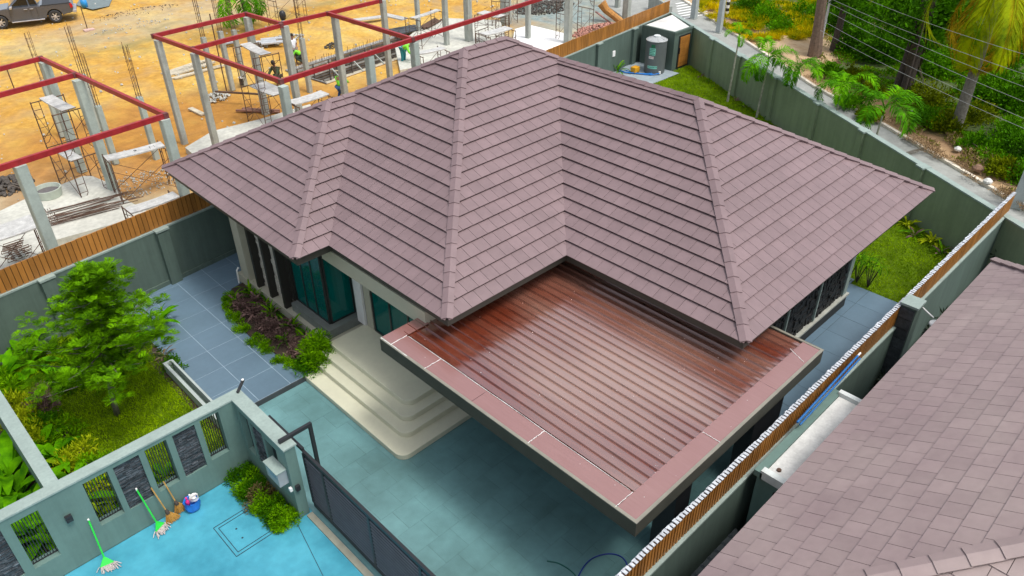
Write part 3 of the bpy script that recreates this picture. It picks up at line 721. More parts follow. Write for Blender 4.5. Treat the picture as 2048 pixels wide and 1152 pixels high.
# ================================================================== CARPORT
cp = thing('carport', (10, 8, 0), 'flat carport with wet reddish brown standing seam metal roof over the driveway', 'carport')
def wetmetal(name, base, r0, r1, sv=1., ior=3.3):
    m = bpy.data.materials.new(name); m.use_nodes = True; n = m.node_tree.nodes; L = m.node_tree.links; b = n['Principled BSDF']
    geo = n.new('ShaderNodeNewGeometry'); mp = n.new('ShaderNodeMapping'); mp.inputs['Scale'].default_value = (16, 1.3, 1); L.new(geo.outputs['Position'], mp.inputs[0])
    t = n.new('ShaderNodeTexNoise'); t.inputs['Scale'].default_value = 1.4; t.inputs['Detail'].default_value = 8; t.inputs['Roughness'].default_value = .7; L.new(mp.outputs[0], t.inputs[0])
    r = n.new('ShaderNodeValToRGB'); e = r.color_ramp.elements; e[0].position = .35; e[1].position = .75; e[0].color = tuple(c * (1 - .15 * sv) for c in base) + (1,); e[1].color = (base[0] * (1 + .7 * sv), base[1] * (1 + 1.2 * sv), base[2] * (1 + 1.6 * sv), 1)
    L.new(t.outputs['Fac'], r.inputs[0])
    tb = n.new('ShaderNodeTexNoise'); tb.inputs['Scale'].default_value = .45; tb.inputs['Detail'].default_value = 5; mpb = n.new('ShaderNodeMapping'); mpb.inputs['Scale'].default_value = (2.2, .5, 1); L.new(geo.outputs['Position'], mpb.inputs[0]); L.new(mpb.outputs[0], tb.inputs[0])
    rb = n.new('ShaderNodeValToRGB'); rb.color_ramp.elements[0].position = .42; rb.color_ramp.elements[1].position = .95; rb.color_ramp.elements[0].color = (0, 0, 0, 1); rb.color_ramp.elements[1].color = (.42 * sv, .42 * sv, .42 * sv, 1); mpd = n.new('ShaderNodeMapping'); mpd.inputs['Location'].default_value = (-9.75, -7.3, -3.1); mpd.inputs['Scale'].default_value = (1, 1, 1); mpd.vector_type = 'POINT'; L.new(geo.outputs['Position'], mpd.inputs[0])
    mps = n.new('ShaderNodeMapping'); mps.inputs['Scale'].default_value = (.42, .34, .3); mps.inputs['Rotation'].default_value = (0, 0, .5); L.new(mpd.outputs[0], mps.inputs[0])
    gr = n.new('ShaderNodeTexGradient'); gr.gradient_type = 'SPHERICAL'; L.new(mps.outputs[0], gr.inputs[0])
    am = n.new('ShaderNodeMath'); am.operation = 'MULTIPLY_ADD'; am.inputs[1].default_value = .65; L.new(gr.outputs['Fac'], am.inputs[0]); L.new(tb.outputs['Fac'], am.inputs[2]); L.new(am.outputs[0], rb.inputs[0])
    mx = n.new('ShaderNodeMixRGB'); mx.inputs[2].default_value = (.50, .36, .28, 1); L.new(rb.outputs[0], mx.inputs[0]); L.new(r.outputs[0], mx.inputs[1]); L.new(mx.outputs[0], b.inputs['Base Color'])  # pale dusty patch, also painting the sky's reflection into the sheet colour
    mr = n.new('ShaderNodeMapRange'); mr.inputs[1].default_value = .3; mr.inputs[2].default_value = .7; mr.inputs[3].default_value = r0; mr.inputs[4].default_value = r1; L.new(t.outputs['Fac'], mr.inputs[0]); L.new(mr.outputs[0], b.inputs['Roughness'])
    b.inputs['IOR'].default_value = ior
    bp = n.new('ShaderNodeBump'); bp.inputs['Strength'].default_value = .15; bp.inputs['Distance'].default_value = .02; L.new(t.outputs['Fac'], bp.inputs['Height']); L.new(bp.outputs[0], b.inputs['Normal']); return m
x = MB(); MRIM = mat('pale_rim', (.22, .21, .17), .5)
for (a, b, c, d) in ((7.094, 7.155, 4.454, 11.38), (13.365, 13.426, 4.454, 6.3), (7.155, 13.365, 4.454, 4.515)):
    x.box(a, b, c, d, 3.122, 3.142)
x.build('rim', MRIM, cp)
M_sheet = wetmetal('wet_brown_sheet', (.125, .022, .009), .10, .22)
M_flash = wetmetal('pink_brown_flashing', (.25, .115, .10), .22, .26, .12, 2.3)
cx0, cx1, cy0, cy1, CZ = 7.10, 13.42, 4.46, 11.38, 3.1
x = MB(); x.box(cx0 + .05, cx1 - .05, cy0 + .05, cy1, CZ - .34, CZ - .06); x.build('ceiling_frame', M_fascia, cp)
for (a, b, c, d) in ((cx0, cx0 + .05, cy0, cy1), (cx1 - .05, cx1, cy0, 6.3), (cx0 + .05, cx1 - .05, cy0, cy0 + .05)):
    x = MB(); x.box(a, b, c, d, CZ - .3, CZ + .02); x.build('fascia', mat('olive_fascia', (.042, .042, .03), .6, .15, 3), cp)
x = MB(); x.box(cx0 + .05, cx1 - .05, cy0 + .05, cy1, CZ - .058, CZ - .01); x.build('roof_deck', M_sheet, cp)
pitch = .222; n_sh = int((cx1 - .12 - cx0 - .5) / pitch)
for i in range(n_sh + 1):
    xa = cx0 + .5 + i * pitch; xb = min(xa + pitch, cx1 - .1)
    if xb - xa < .05: break
    ys_, ye_ = cy0 + .42, (cy1 - .02 if xa < 12.65 else 6.6)
    sh = MB(); z0 = CZ + random.uniform(-.003, .003)
    # shallow pan with a raised seam along its left side, slightly uneven along its length
    ny = 10; pts = []
    prof = [(0, .0), (.005, .042), (.023, .042), (.030, .004), (.5 * pitch, .008 + random.uniform(-.004, .004)), (xb - xa - .002, .003)]
    for j in range(ny + 1):
        y = ys_ + (ye_ - ys_) * j / ny; wz = random.uniform(-.0022, .0022)
        for dx, dz in prof: pts.append((xa + dx, y, z0 + dz + wz))
    k = len(prof)
    sh.add(pts, [(j * k + i_, j * k + i_ + 1, (j + 1) * k + i_ + 1, (j + 1) * k + i_) for j in range(ny) for i_ in range(k - 1)])
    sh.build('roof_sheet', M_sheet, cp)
# flashing bands, each length a little buckled
def flash(xa, xb, ya, yb, along, nseg):
    p = MB(); N = 16; K = 5; pts = []
    for i in range(N + 1):
        for j in range(K + 1):
            X = xa + (xb - xa) * (i if along == 'x' else 0) / N + ((xb - xa) * j / K if along == 'y' else 0)
            Y = ya + (yb - ya) * (i if along == 'y' else 0) / N + ((yb - ya) * j / K if along == 'x' else 0)
            zz = CZ + .036 + .009 * noise.noise(Vector((X * 1.9, Y * 1.9, nseg))) * (1 if 0 < j < K else .3)
            pts.append((X, Y, zz))
    p.add(pts, [(i * (K + 1) + j, (i + 1) * (K + 1) + j, (i + 1) * (K + 1) + j + 1, i * (K + 1) + j + 1) for i in range(N) for j in range(K)])
    e = len(pts)
    return p.build('flashing', M_flash, cp, smooth=True)
cuts = [cy0 + .45, 6.95, 8.5, 9.9, cy1 - .35]
for i in range(4): flash(cx0 + .01, cx0 + .47, cuts[i] + .004, cuts[i + 1] - .004, 'y', i)
for i, (a, b) in enumerate(((cx0 + .01, 9.6), (9.6, 11.6), (11.6, cx1 - .01))): flash(a + .003, b - .003, cy0 + .01, cy0 + .44, 'x', 10 + i)
flash(cx0 + .01, 8.2, cy1 - .34, cy1, 'x', 20)
sl = MB()                                       # white sealant beads
for p in ([(cx0 + .475, cy0 + .5, 0), (cx0 + .475, cy1 - .4, 0)], [(cx0 + .03, 9.9, 0), (cx0 + .47, 9.9, 0)], [(cx0 + .03, 6.95, 0), (cx0 + .47, 6.95, 0)], [(cx0 + .03, cy0 + .45, 0), (cx0 + .47, cy0 + .45, 0)], [(cx0 + .03, cy1 - .35, 0), (cx0 + .47, cy1 - .35, 0)], [(9.6, cy0 + .05, 0), (9.6, cy0 + .42, 0)], [(12.75, cy0 + .1, 0), (12.95, cy0 + .5, 0)], [(cx0 + .03, cy1 - .02, 0), (cx0 + .03, cy1 - .9, 0)]):
    a, b = Vector(p[0]), Vector(p[1]); N = 14
    pts = [a.lerp(b, k / N) + Vector((random.uniform(-.006, .006), random.uniform(-.006, .006), CZ + .044 + .003 * noise.noise(a + Vector((k, 0, 0))))) for k in range(N + 1)]
    sl.tube(pts, [random.uniform(.003, .008) for _ in pts], 5)
sl.build('sealant', M_white, cp)
sp_ = MB()
for k in range(60):
    X, Y = random.uniform(cx0 + .1, cx1 - .4), random.uniform(cy0 + .1, 10.8); r = random.uniform(.003, .008)
    if X > 11.7 and Y > 5.6: continue
    sp_.lathe((X, Y, CZ + .036), [(r, 0), (r * .7, .006), (0, .008)], 6)
tag(sp_.build('white_specks', M_white, cp), kind='stuff')
for (a, b, c, d) in ((9.0, 9.5, 4.85, 5.3), (11.75, 12.7, 4.85, 5.2), (12.72, 13.1, 4.9, 5.3)):
    x = MB(); x.box(a, b, c, d, 0, CZ - .345); x.build('column', M_black, cp)

# ================================================================== FRONT WALL WITH SLATE AND BARRED OPENINGS
fw = thing('front_wall', (2, 13.15, 0), 'grey green street wall with alternating slate panels and barred openings', 'wall')
TW_ = .24; FY = 13.1; FZ = 2.02
ops = [(-1.45, -.97, .55, 1.85, 's'), (-.80, -.30, .55, 1.86, 's'), (-.13, .34, .55, 1.85, 'b'), (1.16, 1.63, .68, 1.9, 'b'), (1.74, 2.25, .68, 1.9, 's'), (2.37, 2.82, .70, 1.92, 'b'), (2.95, 3.43, .70, 1.92, 's'), (3.55, 3.97, .76, 1.93, 'b')]
def perforated(axis, s0, s1, c0, c1, ops, root, m, z1):
    """wall built of piers, sill and head pieces round its openings; axis 'x' or 'y'"""
    def bx_(a, b, za, zb, nm):
        x = MB()
        if axis == 'x': x.box(a, b, c0, c1, za, zb)
        else: x.box(c0, c1, a, b, za, zb)
        x.build(nm, m, root)
    e = s0
    for (a, b, za, zb, k) in ops:
        bx_(e, a, 0, z1, 'pier'); bx_(a, b, 0, za, 'sill_panel'); bx_(a, b, zb, z1, 'head_panel'); e = b
    bx_(e, s1, 0, z1, 'pier')
perforated('x', -2.6, 4.565, FY, FY + TW_, ops, fw, M_wallg, FZ)
x = MB(); x.box(-2.6, 4.60, FY - .02, FY + TW_ + .02, FZ, FZ + .04); x.build('coping', M_cop, fw)
def slate(root, axis, a, b, c, za, zb, inward):
    z = za
    while z < zb - .01:
        hh = random.uniform(.018, .034); e = a
        x = MB()
        while e < b - .005:
            l_ = min(random.uniform(.07, .22), b - e); pr = random.uniform(0, .035); x.tint = random.choice([-.4, -.2, 0, 0, .2, .5, 1.5 if random.random() < .08 else 0])
            if axis == 'x': x.box(e + .001, e + l_ - .001, c - pr, c + .1, z + .001, min(z + hh, zb) - .001)
            else: x.box(c - pr, c + .1, e + .001, e + l_ - .001, z + .001, min(z + hh, zb) - .001)
            e += l_
        x.build('slate_course', M_slate, root); z += hh
def bars(root, axis, a, b, c, za, zb):
    n = 9
    f = MB()
    for k in range(n):
        s = a + (b - a) * (k + .5) / n
        x = MB()
        if axis == 'x': x.box(s - .008, s + .008, c - .008, c + .008, za + .02, zb - .02)
        else: x.box(c - .008, c + .008, s - .008, s + .008, za + .02, zb - .02)
        x.build('bar', M_black, root)
    if axis == 'x': f.box(a, b, c - .012, c + .012, za, za + .02); f.box(a, b, c - .012, c + .012, zb - .02, zb)
    else: f.box(c - .012, c + .012, a, b, za, za + .02); f.box(c - .012, c + .012, a, b, zb - .02, zb)
    f.build('bar_frame', M_black, root)
for (a, b, za, zb, k) in ops:
    (slate(fw, 'x', a, b, FY + .06, za, zb, 1) if k == 's' else bars(fw, 'x', a, b, FY + .14, za, zb))
ops2 = [(11.42, 11.88, .68, 1.75, 'b'), (11.98, 12.46, .65, 1.8, 's'), (12.56, 12.95, .68, 1.82, 'b')]
perforated('y', 11.0, FY, 4.33, 4.565, ops2, fw, M_wallg, FZ)
x = MB(); x.box(4.30, 4.60, 10.97, FY - .02, FZ, FZ + .04); x.build('coping', M_cop, fw)
for (a, b, za, zb, k) in ops2:
    (slate(fw, 'y', a, b, 4.38, za, zb, 1) if k == 's' else bars(fw, 'y', a, b, 4.45, za, zb))
# divider wall towards the next plot
x = thing('garden_wall', (.75, 15, 0), 'thin grey green wall with a pale top dividing the leafy garden bed at the left', 'wall')
y_ = MB(); y_.box(.62, .84, FY + TW_ + .003, 20.9, 0, FZ - .02); y_.build('wall_panel', M_wallg, x); y_ = MB(); y_.box(.60, .86, FY + TW_ + .025, 20.9, FZ - .02, FZ + .025); y_.build('coping', M_cop, x)
# low white wall with a channel between lawn and terrace
lw = thing('low_wall', (4.45, 15.5, 0), 'low white edged channel wall between the garden lawn and the blue grey terrace', 'wall')
M_loww = mat('pale_grey_low_wall', (.40, .46, .44), .6, .08, 3)
for (a, b, z) in ((4.34, 4.42, .42), (4.545, 4.60, .42)):
    x = MB(); x.box(a, b, 13.345, 17.6, 0, z); x.build('side', M_loww, lw)
x = MB(); x.box(4.421, 4.544, 13.345, 17.52, 0, .2); x.build('channel', M_wall, lw)
x = MB(); x.box(4.421, 4.544, 17.53, 17.6, .2, .418); x.build('side', M_loww, lw)
# mail box, door bell, lamps
t = thing('mail_box', (4.3, 11.4, 1.2), 'silver letter box on the wall beside the black sliding gate', 'mailbox')
x = MB(); x.box(4.12, 4.325, 11.12, 11.62, 1.02, 1.40); x.build('box', mat('silver_box', (.4, .43, .45), .35, .1, 3, metal=.3), t)
x = MB(); x.box(4.09, 4.325, 11.10, 11.64, 1.402, 1.43); x.build('lid', M_cop, t)
x = MB(); x.box(4.105, 4.118, 11.2, 11.45, 1.22, 1.36); x.build('plate', mat('plate_grey', (.2, .3, .36), .5), t)
t = thing('wall_light', (.72, 13.1, 1.2), 'small black square lamp on the street wall between two barred openings', 'lamp')
x = MB(); x.box(.66, .78, 13.02, 13.098, 1.25, 1.39); x.build('housing', M_black, t); x = MB(); x.box(.68, .76, 13.005, 13.02, 1.27, 1.33); x.build('lens', M_frame, t)
t = thing('door_bell', (4.31, 10.98, .85), 'small black and white door bell at the gate end of the street wall', 'door bell')
x = MB(); x.box(4.27, 4.328, 11.02, 11.09, .84, .93); x.build('button_plate', M_white, t); x = MB(); x.box(4.37, 4.46, 10.93, 10.998, .84, .98); x.build('camera_case', M_black, t)

# ================================================================== GATE
g = thing('sliding_gate', (4.72, 8, 0), 'long black sliding gate with slatted bays beside the driveway', 'gate')
GX, GZ = 4.72, 1.72; gy1, gy0 = 12.35, -1.5
def gx(y): return GX
x = MB(); x.box(GX - .03, GX + .03, gy0, 11.0, GZ - .05, GZ + .04); x.box(GX - .03, GX + .03, gy0, 11.0, .08, .2); x.build('rail', M_black, g)
posts = [11.0, 10.3, 8.75, 7.2, 5.65, 4.1, 2.55, 1.0, -.5]
for yp in posts:
    x = MB(); x.box(GX - .035, GX + .035, yp - .035, yp + .035, .2, GZ - .05); x.build('post', M_black, g)
x = MB(); x.box(GX + .034, GX + .04, gy0, 11.0, .2, GZ - .05); x.build('backing', mat('gate_backing', (.006, .006, .008), .8), g)
for a, b in zip(posts[:-1], posts[1:]):
    for k in range(14):
        z = .25 + k * .101; x = MB(); x.beam((GX - .012, a - .036, z), (GX - .012, b + .036, z), .03, .036, up=(.5, 0, .86)); x.build('slat', mat('gate_slat', (.085, .09, .105), .4), g)
x = MB(); x.box(GX - .03, GX + .03, 11.0, gy1, GZ + .02, GZ + .1); x.box(GX - .03, GX + .03, gy1 - .06, gy1, 1.55, GZ + .02); x.build('guide_arm', M_black, g)
x = MB(); x.box(4.35, 5.1, 11.17, 11.24, 2.07, 2.15); x.box(5.03, 5.1, 11.17, 11.24, 0, 2.07); x.build('guide_frame', M_black, g)
t = thing('wall_bracket', (4.55, 13.4, 2.07), 'short black bracket lying on the corner of the street wall coping', 'bracket')
x = MB(); x.beam((4.5, 13.18, 2.09), (4.78, 13.45, 2.11), .05, .05); x.build('arm', M_black, t); x = MB(); x.lathe((4.76, 13.42, 2.14), [(.0, .03), (.03, .02), (.03, 0)], 8); x.build('knob', M_white, t)

# ================================================================== MANHOLE, TOOLS, HOSES
t = thing('manhole_cover', (3.35, 11.6, 0), 'square blue manhole cover with black double outline in the wet blue apron', 'manhole cover')
for (e, ww) in ((.42, .012), (.50, .014)):
    cs = [(3.36 + sx * e * .95, 11.58 + sy * e) for sx, sy in ((-1, -1), (1, -1), (1, 1), (-1, 1))]
    x = MB()
    for k in range(4): x.beam(cs[k] + (-.006,), cs[(k + 1) % 4] + (-.006,), ww, .008)
    x.build('frame_joint', M_lines, t)
x = MB(); x.box(2.97, 3.75, 11.17, 11.99, -.03, -.007); x.build('lid', M_apron, t)
for p in ((3.22, 11.72), (3.2, 11.42)):
    x = MB(); x.lathe(p + (-.008,), [(.022, 0), (.022, .006), (0, .006)], 10); x.build('lift_hole', M_lines, t)
M_gplast = mat('green_plastic', (.03, .62, .06), .35); M_mop = mat('mop_strings', (.5, .45, .43), .9, .3, 30); M_straw = mat('broom_straw', (.42, .22, .04), .85, .3, 25); M_wood = mat('bamboo_stick', (.5, .28, .07), .5, .2, 8)
def mop(base, top, label, strings=True):
    t = thing('mop', base, label, 'mop'); a = Vector(base); b = Vector(top); d = (b - a).normalized()
    x = MB(); x.tube([a + d * .12, b], .017, 8); x.build('handle', M_gplast, t)
    x = MB(); x.lathe(tuple(b - Vector((0, 0, .01))), [(.019, -.02), (.019, .03), (0, .035)], 8); x.build('end_cap', M_white, t)
    s = d.cross(Vector((0, 0, 1))).normalized()
    x = MB(); x.add([a + d * .2 - s * .025, a + d * .2 + s * .025, a + s * .13 + Vector((0, 0, .05)), a - s * .13 + Vector((0, 0, .05)), a + d * .2 - s * .025 + Vector((0, -.03, .02)), a + d * .2 + s * .025 + Vector((0, -.03, .02)), a + s * .13 + Vector((0, -.05, .08)), a - s * .13 + Vector((0, -.05, .08))], [(0, 1, 2, 3), (7, 6, 5, 4), (0, 4, 5, 1), (1, 5, 6, 2), (2, 6, 7, 3), (3, 7, 4, 0)]); x.build('clamp', M_gplast, t)
    x = MB(); rr = random.Random(3)
    for k in range(70):
        o = a + s * rr.uniform(-.12, .12) + Vector((0, 0, .05)); e = o + s * rr.uniform(-.09, .09) + Vector((rr.uniform(-.05, .05), rr.uniform(-.22, -.04), -.045 + rr.uniform(0, .03)))
        x.tube([o, o.lerp(e, .5) + Vector((0, 0, .03)), e], .008, 4)
    tag(x.build('mop_head', M_mop, t), kind='stuff')
mop((.93, 12.72, 0), (1.0, 13.08, 1.02), 'green mop with pink grey strings standing alone against the wall')
mop((2.08, 12.86, 0), (1.98, 13.08, 1.12), 'green mop with white strings beside the straw brooms')
def broom(base, top, label):
    t = thing('broom', base, label, 'broom'); a = Vector(base); b = Vector(top); d = (b - a).normalized(); s = d.cross(Vector((0, -1, 0))).normalized()
    x = MB(); x.tube([a + d * .30, b], .014, 7); x.build('handle', M_wood, t)
    x = MB(); x.tube([a + d * .36, a + d * .30, a + d * .24], [.02, .04, .045], 9); x.build('binding', M_barkd, t)
    x = MB(); rr = random.Random(5)
    for k in range(150):
        q = rr.uniform(-1, 1); o = a + d * .28 + s * q * .03; e = a + s * q * .17 + Vector((0, rr.uniform(-.05, .03), .012 + .03 * rr.random())); x.tube([o, e], [.006, .004], 3)
    tag(x.build('bristles', M_straw, t), kind='stuff')
broom((2.36, 12.84, 0), (2.24, 13.08, .95), 'straw broom with flared bristles in front of the second broom')
broom((2.60, 12.97, 0), (2.50, 13.085, .93), 'straw broom half hidden behind the first, beside the blue bucket')
t = thing('bucket', (2.83, 12.88, 0), 'blue plastic bag bucket filled with pink and white bottles by the wall', 'bucket')
x = MB(); pr = []
for k in range(24): pass
x.lathe((2.83, 12.88, 0), [(0, 0), (.13, .0), (.165, .07), (.17, .15), (.15, .235), (.165, .26), (.14, .235), (.13, .12), (0, .1)], 20)
for i, v in enumerate(x.v):
    a = math.atan2(v[1] - 12.88, v[0] - 2.83); k = 1 + .07 * math.sin(5 * a + v[2] * 20); x.v[i] = (2.83 + (v[0] - 2.83) * k, 12.88 + (v[1] - 12.88) * k, v[2])
x.build('bag', mat('blue_plastic', (.02, .17, .62), .35, .2, 8), t, smooth=True)
def bottle(x_, y_, z_, m, lab, h=.2, r=.04):
    q = thing('bottle', (x_, y_, z_), lab, 'bottle'); b = MB(); b.lathe((x_, y_, z_), [(0, 0), (r, 0), (r, h * .6), (r * .4, h * .8), (r * .4, h)], 12); b.build('body', m, q, smooth=True)
    b = MB(); b.lathe((x_, y_, z_ + h), [(r * .55, -.01), (r * .55, .03), (0, .03)], 10); b.build('cap', m, q)
bottle(2.76, 12.9, .14, mat('pink_plastic', (.75, .04, .22), .4), 'pink bottle sticking out of the blue bucket')
bottle(2.85, 12.93, .14, M_white, 'white bottle in the blue bucket behind the red sachet')
t = thing('plastic_bag', (2.9, 12.86, .2), 'crumpled white plastic bag on top of the blue bucket', 'bag')
x = MB(); x.lathe((2.91, 12.87, .2), [(0, 0), (.06, .0), (.09, .05), (.06, .1), (.09, .13)], 9)
x.v = [(a + .015 * noise.noise(Vector((a, b, c)) * 30), b + .015 * noise.noise(Vector((b, c, a)) * 30), c) for a, b, c in x.v]; x.build('bag', M_white, t, smooth=True)
def hose(pts, m, label, r=.014):
    ps_ = [Vector(p) for p in pts]; out = []
    for i in range(len(ps_) - 1):
        p0, p1, p2, p3 = ps_[max(i - 1, 0)], ps_[i], ps_[i + 1], ps_[min(i + 2, len(ps_) - 1)]
        for k in range(8):
            s = k / 8; out.append(.5 * ((2 * p1) + (-p0 + p2) * s + (2 * p0 - 5 * p1 + 4 * p2 - p3) * s * s + (-p0 + 3 * p1 - 3 * p2 + p3) * s ** 3))
    out.append(ps_[-1]); x = MB(); x.tube(out, r, 8); tag(x.build('garden_hose', m, smooth=True, origin=ps_[0]), label, 'hose')
hp = lambda px, py: P(px, py, .016)
hose([hp(1094, 1122), hp(1118, 1127), hp(1142, 1142), hp(1152, 1158), hp(1140, 1190)], mat('green_hose', (.01, .12, .10), .35), 'short dark green hose end lying on the driveway under the carport')
hose([hp(1140, 1200), hp(1158, 1150), hp(1180, 1120), hp(1212, 1108), hp(1240, 1112), hp(1254, 1130), hp(1250, 1160)], mat('blue_hose', (.01, .03, .28), .35), 'dark blue hose looped on the driveway under the carport')

# ================================================================== NEIGHBOUR HOUSE
nh = thing('house', (12, -3, 0), 'neighbouring house at the right edge with a pale mauve tiled hip roof', 'house')
NZ = 3.6; nx0, nx1, ny = 5.62, 18.72, 3.0; nw = 13.1
pa, pb = (nx0, ny, NZ), (nx1, ny, NZ); hr = nw / 2
r1_, r2_ = (nx0 + hr, ny - hr, NZ + SL * hr), (nx1 - hr, ny - hr, NZ + SL * hr)
pc, pd = (nx1, ny - nw - 4, NZ), (nx0, ny - nw - 4, NZ); r3_ = (nx0 + hr, ny - hr - 4, NZ + SL * hr)
dk = MB(); pls = [[pa, pb, r1_], [pd, pa, r1_, r3_], [pb, pc, r3_, r1_], [pc, pd, r3_]]
for pl in pls: dk.face([Vector(p) - Vector((0, 0, .003)) for p in pl])
nroof = dk.build('roof', M_deck, nh)
tile_planes(nroof, pls[:1] + [[pa, pd, r3_, r1_], [pb, pc, r3_, r1_]], M_tileN, step=.018)
caps(nroof, pa, r1_, NYp, NX, M_tileN, ln=.40, hw=.15); caps(nroof, pb, r1_, NYp, NXp, M_tileN, ln=.40)
x = MB(); x.box(nx0 + .06, nx1 - .06, ny - nw - 3.9, ny - .06, NZ - .22, NZ - .03); x.build('eave_board', M_fascia, nh)
x = MB(); x.box(nx0 + 1.1, nx1 - 1.1, ny - nw - 3, ny - .9, 0, NZ - .23); x.build('wall', M_wallg, nh)
x = MB(); x.face([(4.76, -8, .012), (26, -8, .012), (26, 4.04, .012), (4.76, 4.04, .012)]); tag(x.build('passage', mat('passage_floor', (.12, .15, .15), .6, .1)), kind='structure')
x = MB(); x.box(13.4, 24.4, 3.92, 4.04, .02, .35); x.box(13.4, 24.4, 3.86, 3.915, .02, .2); tag(x.build('drain_edge', mat('teal_kerb', (.13, .2, .18), .6), origin=(18, 4, 0)), 'grey green footing kerb along the neighbour side of the batten wall', 'kerb')
# neighbour's small flat roofed store
s = thing('store_room', (11.8, 3.4, 0), 'small store room with a stained white flat roof beside the batten wall', 'shed')
x = MB(); x.box(10.3, 13.35, 2.6, 3.98, 0, 2.2); x.build('wall', M_wallg, s)
x = MB(); x.box(10.36, 13.3, 2.6, 3.86, 2.22, 2.3); x.build('roof', M_slab, s)
for (a, b, c, d) in ((10.22, 10.36, 2.6, 3.9), (13.3, 13.42, 2.6, 3.9)):
    x = MB(); x.box(a, b, c, d, 2.205, 2.4); x.build('parapet', mat('pale_parapet', (.62, .66, .64), .6), s)
x = MB(); x.box(10.22, 13.42, 3.865, 4.03, 2.205, 2.34); x.build('parapet', M_wallg, s)
x = MB(); x.box(10.26, 10.298, 2.75, 3.6, 0, 2.0); x.build('door_frame', M_black, s); x = MB(); x.box(10.235, 10.258, 2.85, 3.38, .05, 1.85); x.build('door', M_plank, s)
x = MB(); x.lathe((10.55, 3.7, 2.3), [(.045, 0), (.045, .03), (0, .03)], 12); x.build('drain_cover', M_rust, s)
s = thing('lean_to_roof', (8, 3.5, 0), 'dark grey corrugated lean to roof low in the passage at the bottom edge', 'roof')
for k in range(16):
    xa = 6.0 + k * .235; x = MB(); x.add([(xa, 3.95, 1.1), (xa + .03, 3.95, 1.14), (xa + .06, 3.95, 1.1), (xa + .232, 3.95, 1.1), (xa, 2.3, 1.25), (xa + .03, 2.3, 1.29), (xa + .06, 2.3, 1.25), (xa + .232, 2.3, 1.25)], [(0, 1, 5, 4), (1, 2, 6, 5), (2, 3, 7, 6)]); x.build('roof_sheet', mat('dark_sheet', (.045, .055, .06), .4), s)
x = MB(); x.box(5.95, 9.8, 3.9, 3.95, 1.0, 1.09); x.build('support', M_black, s)
x = MB(); x.tube([(11.75, 4.02, 2.5), (14.3, 4.03, 2.72)], .025, 8); x.tube([(11.76, 3.96, 2.47), (14.3, 3.97, 2.68)], .02, 8)
t = thing('pipe', (12, 4.0, 2.5), 'bright blue pipes leaning along the foot of the orange battens over the store roof', 'pipe'); x.build('tube', mat('blue_pvc', (.005, .12, .36), .4), t)
x = MB(); x.tube([(14.3, 4.03, 2.72), (14.42, 4.03, 2.73)], .022, 8); x.build('end_cap', M_white, t)

# ================================================================== BUILDING SITE
SA_ = math.atan(FS)
def column(x, y, z0, z1, label, size=.24, m=None, group=None):
    """square precast column: slightly chamfered shaft with lighter lifting marks"""
    t = thing('concrete_column', (x, y, z0), label, 'column', group, 0)
    b = MB(); R_ = Matrix.Translation(Vector((x, y, 0))) @ Matrix.Rotation(SA_, 4, 'Z'); h = size / 2; c = .02
    sec = [(-h + c, -h), (h - c, -h), (h, -h + c), (h, h - c), (h - c, h), (-h + c, h), (-h, h - c), (-h, -h + c)]
    lv = [z0, z0 + (z1 - z0) * .5, z1]; pts = [R_ @ Vector((a, bb, z)) for z in lv for a, bb in sec]
    fs = [(j * 8 + k, j * 8 + (k + 1) % 8, (j + 1) * 8 + (k + 1) % 8, (j + 1) * 8 + k) for j in range(2) for k in range(8)] + [tuple(range(7, -1, -1)), tuple(range(16, 24))]
    b.add(pts, fs); b.build('shaft', m or M_conc, t)
    return t
def rebar_cage(x, y, z0, z1, label, s=.13, n=6):
    t = thing('rebar_cage', (x, y, z0), label, 'steel bars'); 
    for k in range(n):
        a = 2 * PI * k / n + .4; dx, dy = s * math.cos(a), s * math.sin(a) * .8
        b = MB(); b.tube([(x + dx, y + dy, z0), (x + dx + random.uniform(-.03, .03), y + dy, z1 + random.uniform(-.1, .1))], .009, 4); b.build('bar', M_rust, t)
    z = z0 + .1
    while z < z1 - .2:
        b = MB(); q = [(x + s * sx, y + s * .8 * sy, z) for sx, sy in ((-1, -1), (1, -1), (1, 1), (-1, 1), (-1, -1))]; b.tube(q, .006, 4); b.build('stirrup', M_rust, t); z += .33
M_concp = mat('pale_green_concrete', (.36, .42, .38), .8, .14, 2.2, .25, 40, fine=.06)
def ct(px, py, z, z0, label, size=.24, m=None):
    p = P(px, py, z); return column(p.x, p.y, z0, z, label, size, m)
ct(38, 330, 4.42, 0, 'tall pale concrete column at the lower left standing closest to the plank screen', .30, M_concp)
ct(155, 160, 4.42, 0, 'tall column under the middle crossbeam joint of the left red frame', .30, M_concp)
ct(88, 124, 4.42, 0, 'tall column under the far corner of the left red frame behind the upper scaffold board', .30, M_concp)
ct(328, 238, 4.42, 0, 'tall concrete column under the right hand corner of the left red frame', .27, M_concp)
for (px, py, z, lab, top) in ((278, 194, 2.68, 'lone short column between the two red frames with bars rising from its top', (247, 90)), (195, 212, 2.45, 'short column with long bars close behind the middle column of the left frame', (160, 105)),
                              (86, 161, 2.5, 'short white topped column with two long bars behind the far left column', (50, 62)), (165, 149, 2.5, 'short column top with bars behind the middle red joint', (137, 52))):
    p = P(px, py, z); column(p.x, p.y, 0, z, lab, .22, M_concp)
    rebar_cage(p.x, p.y, z, z + 2.05, 'steel bars standing on the ' + lab.split(' with')[0], .10, 4 if px < 100 else 6)
ct(315, 80, 4.42, 0, 'tall slim column under the left corner of the right hand red frame', .24)
ct(388, 106, 4.42, 0, 'tall slim column second from the left along the front of the right red frame', .24)
ct(566, 172, 4.42, 0, 'column under the near corner of the right red frame just above the roof', .27, M_concp)
ct(494, 34, 4.42, 0, 'column under the far corner of the right red frame beside the small palm', .27)
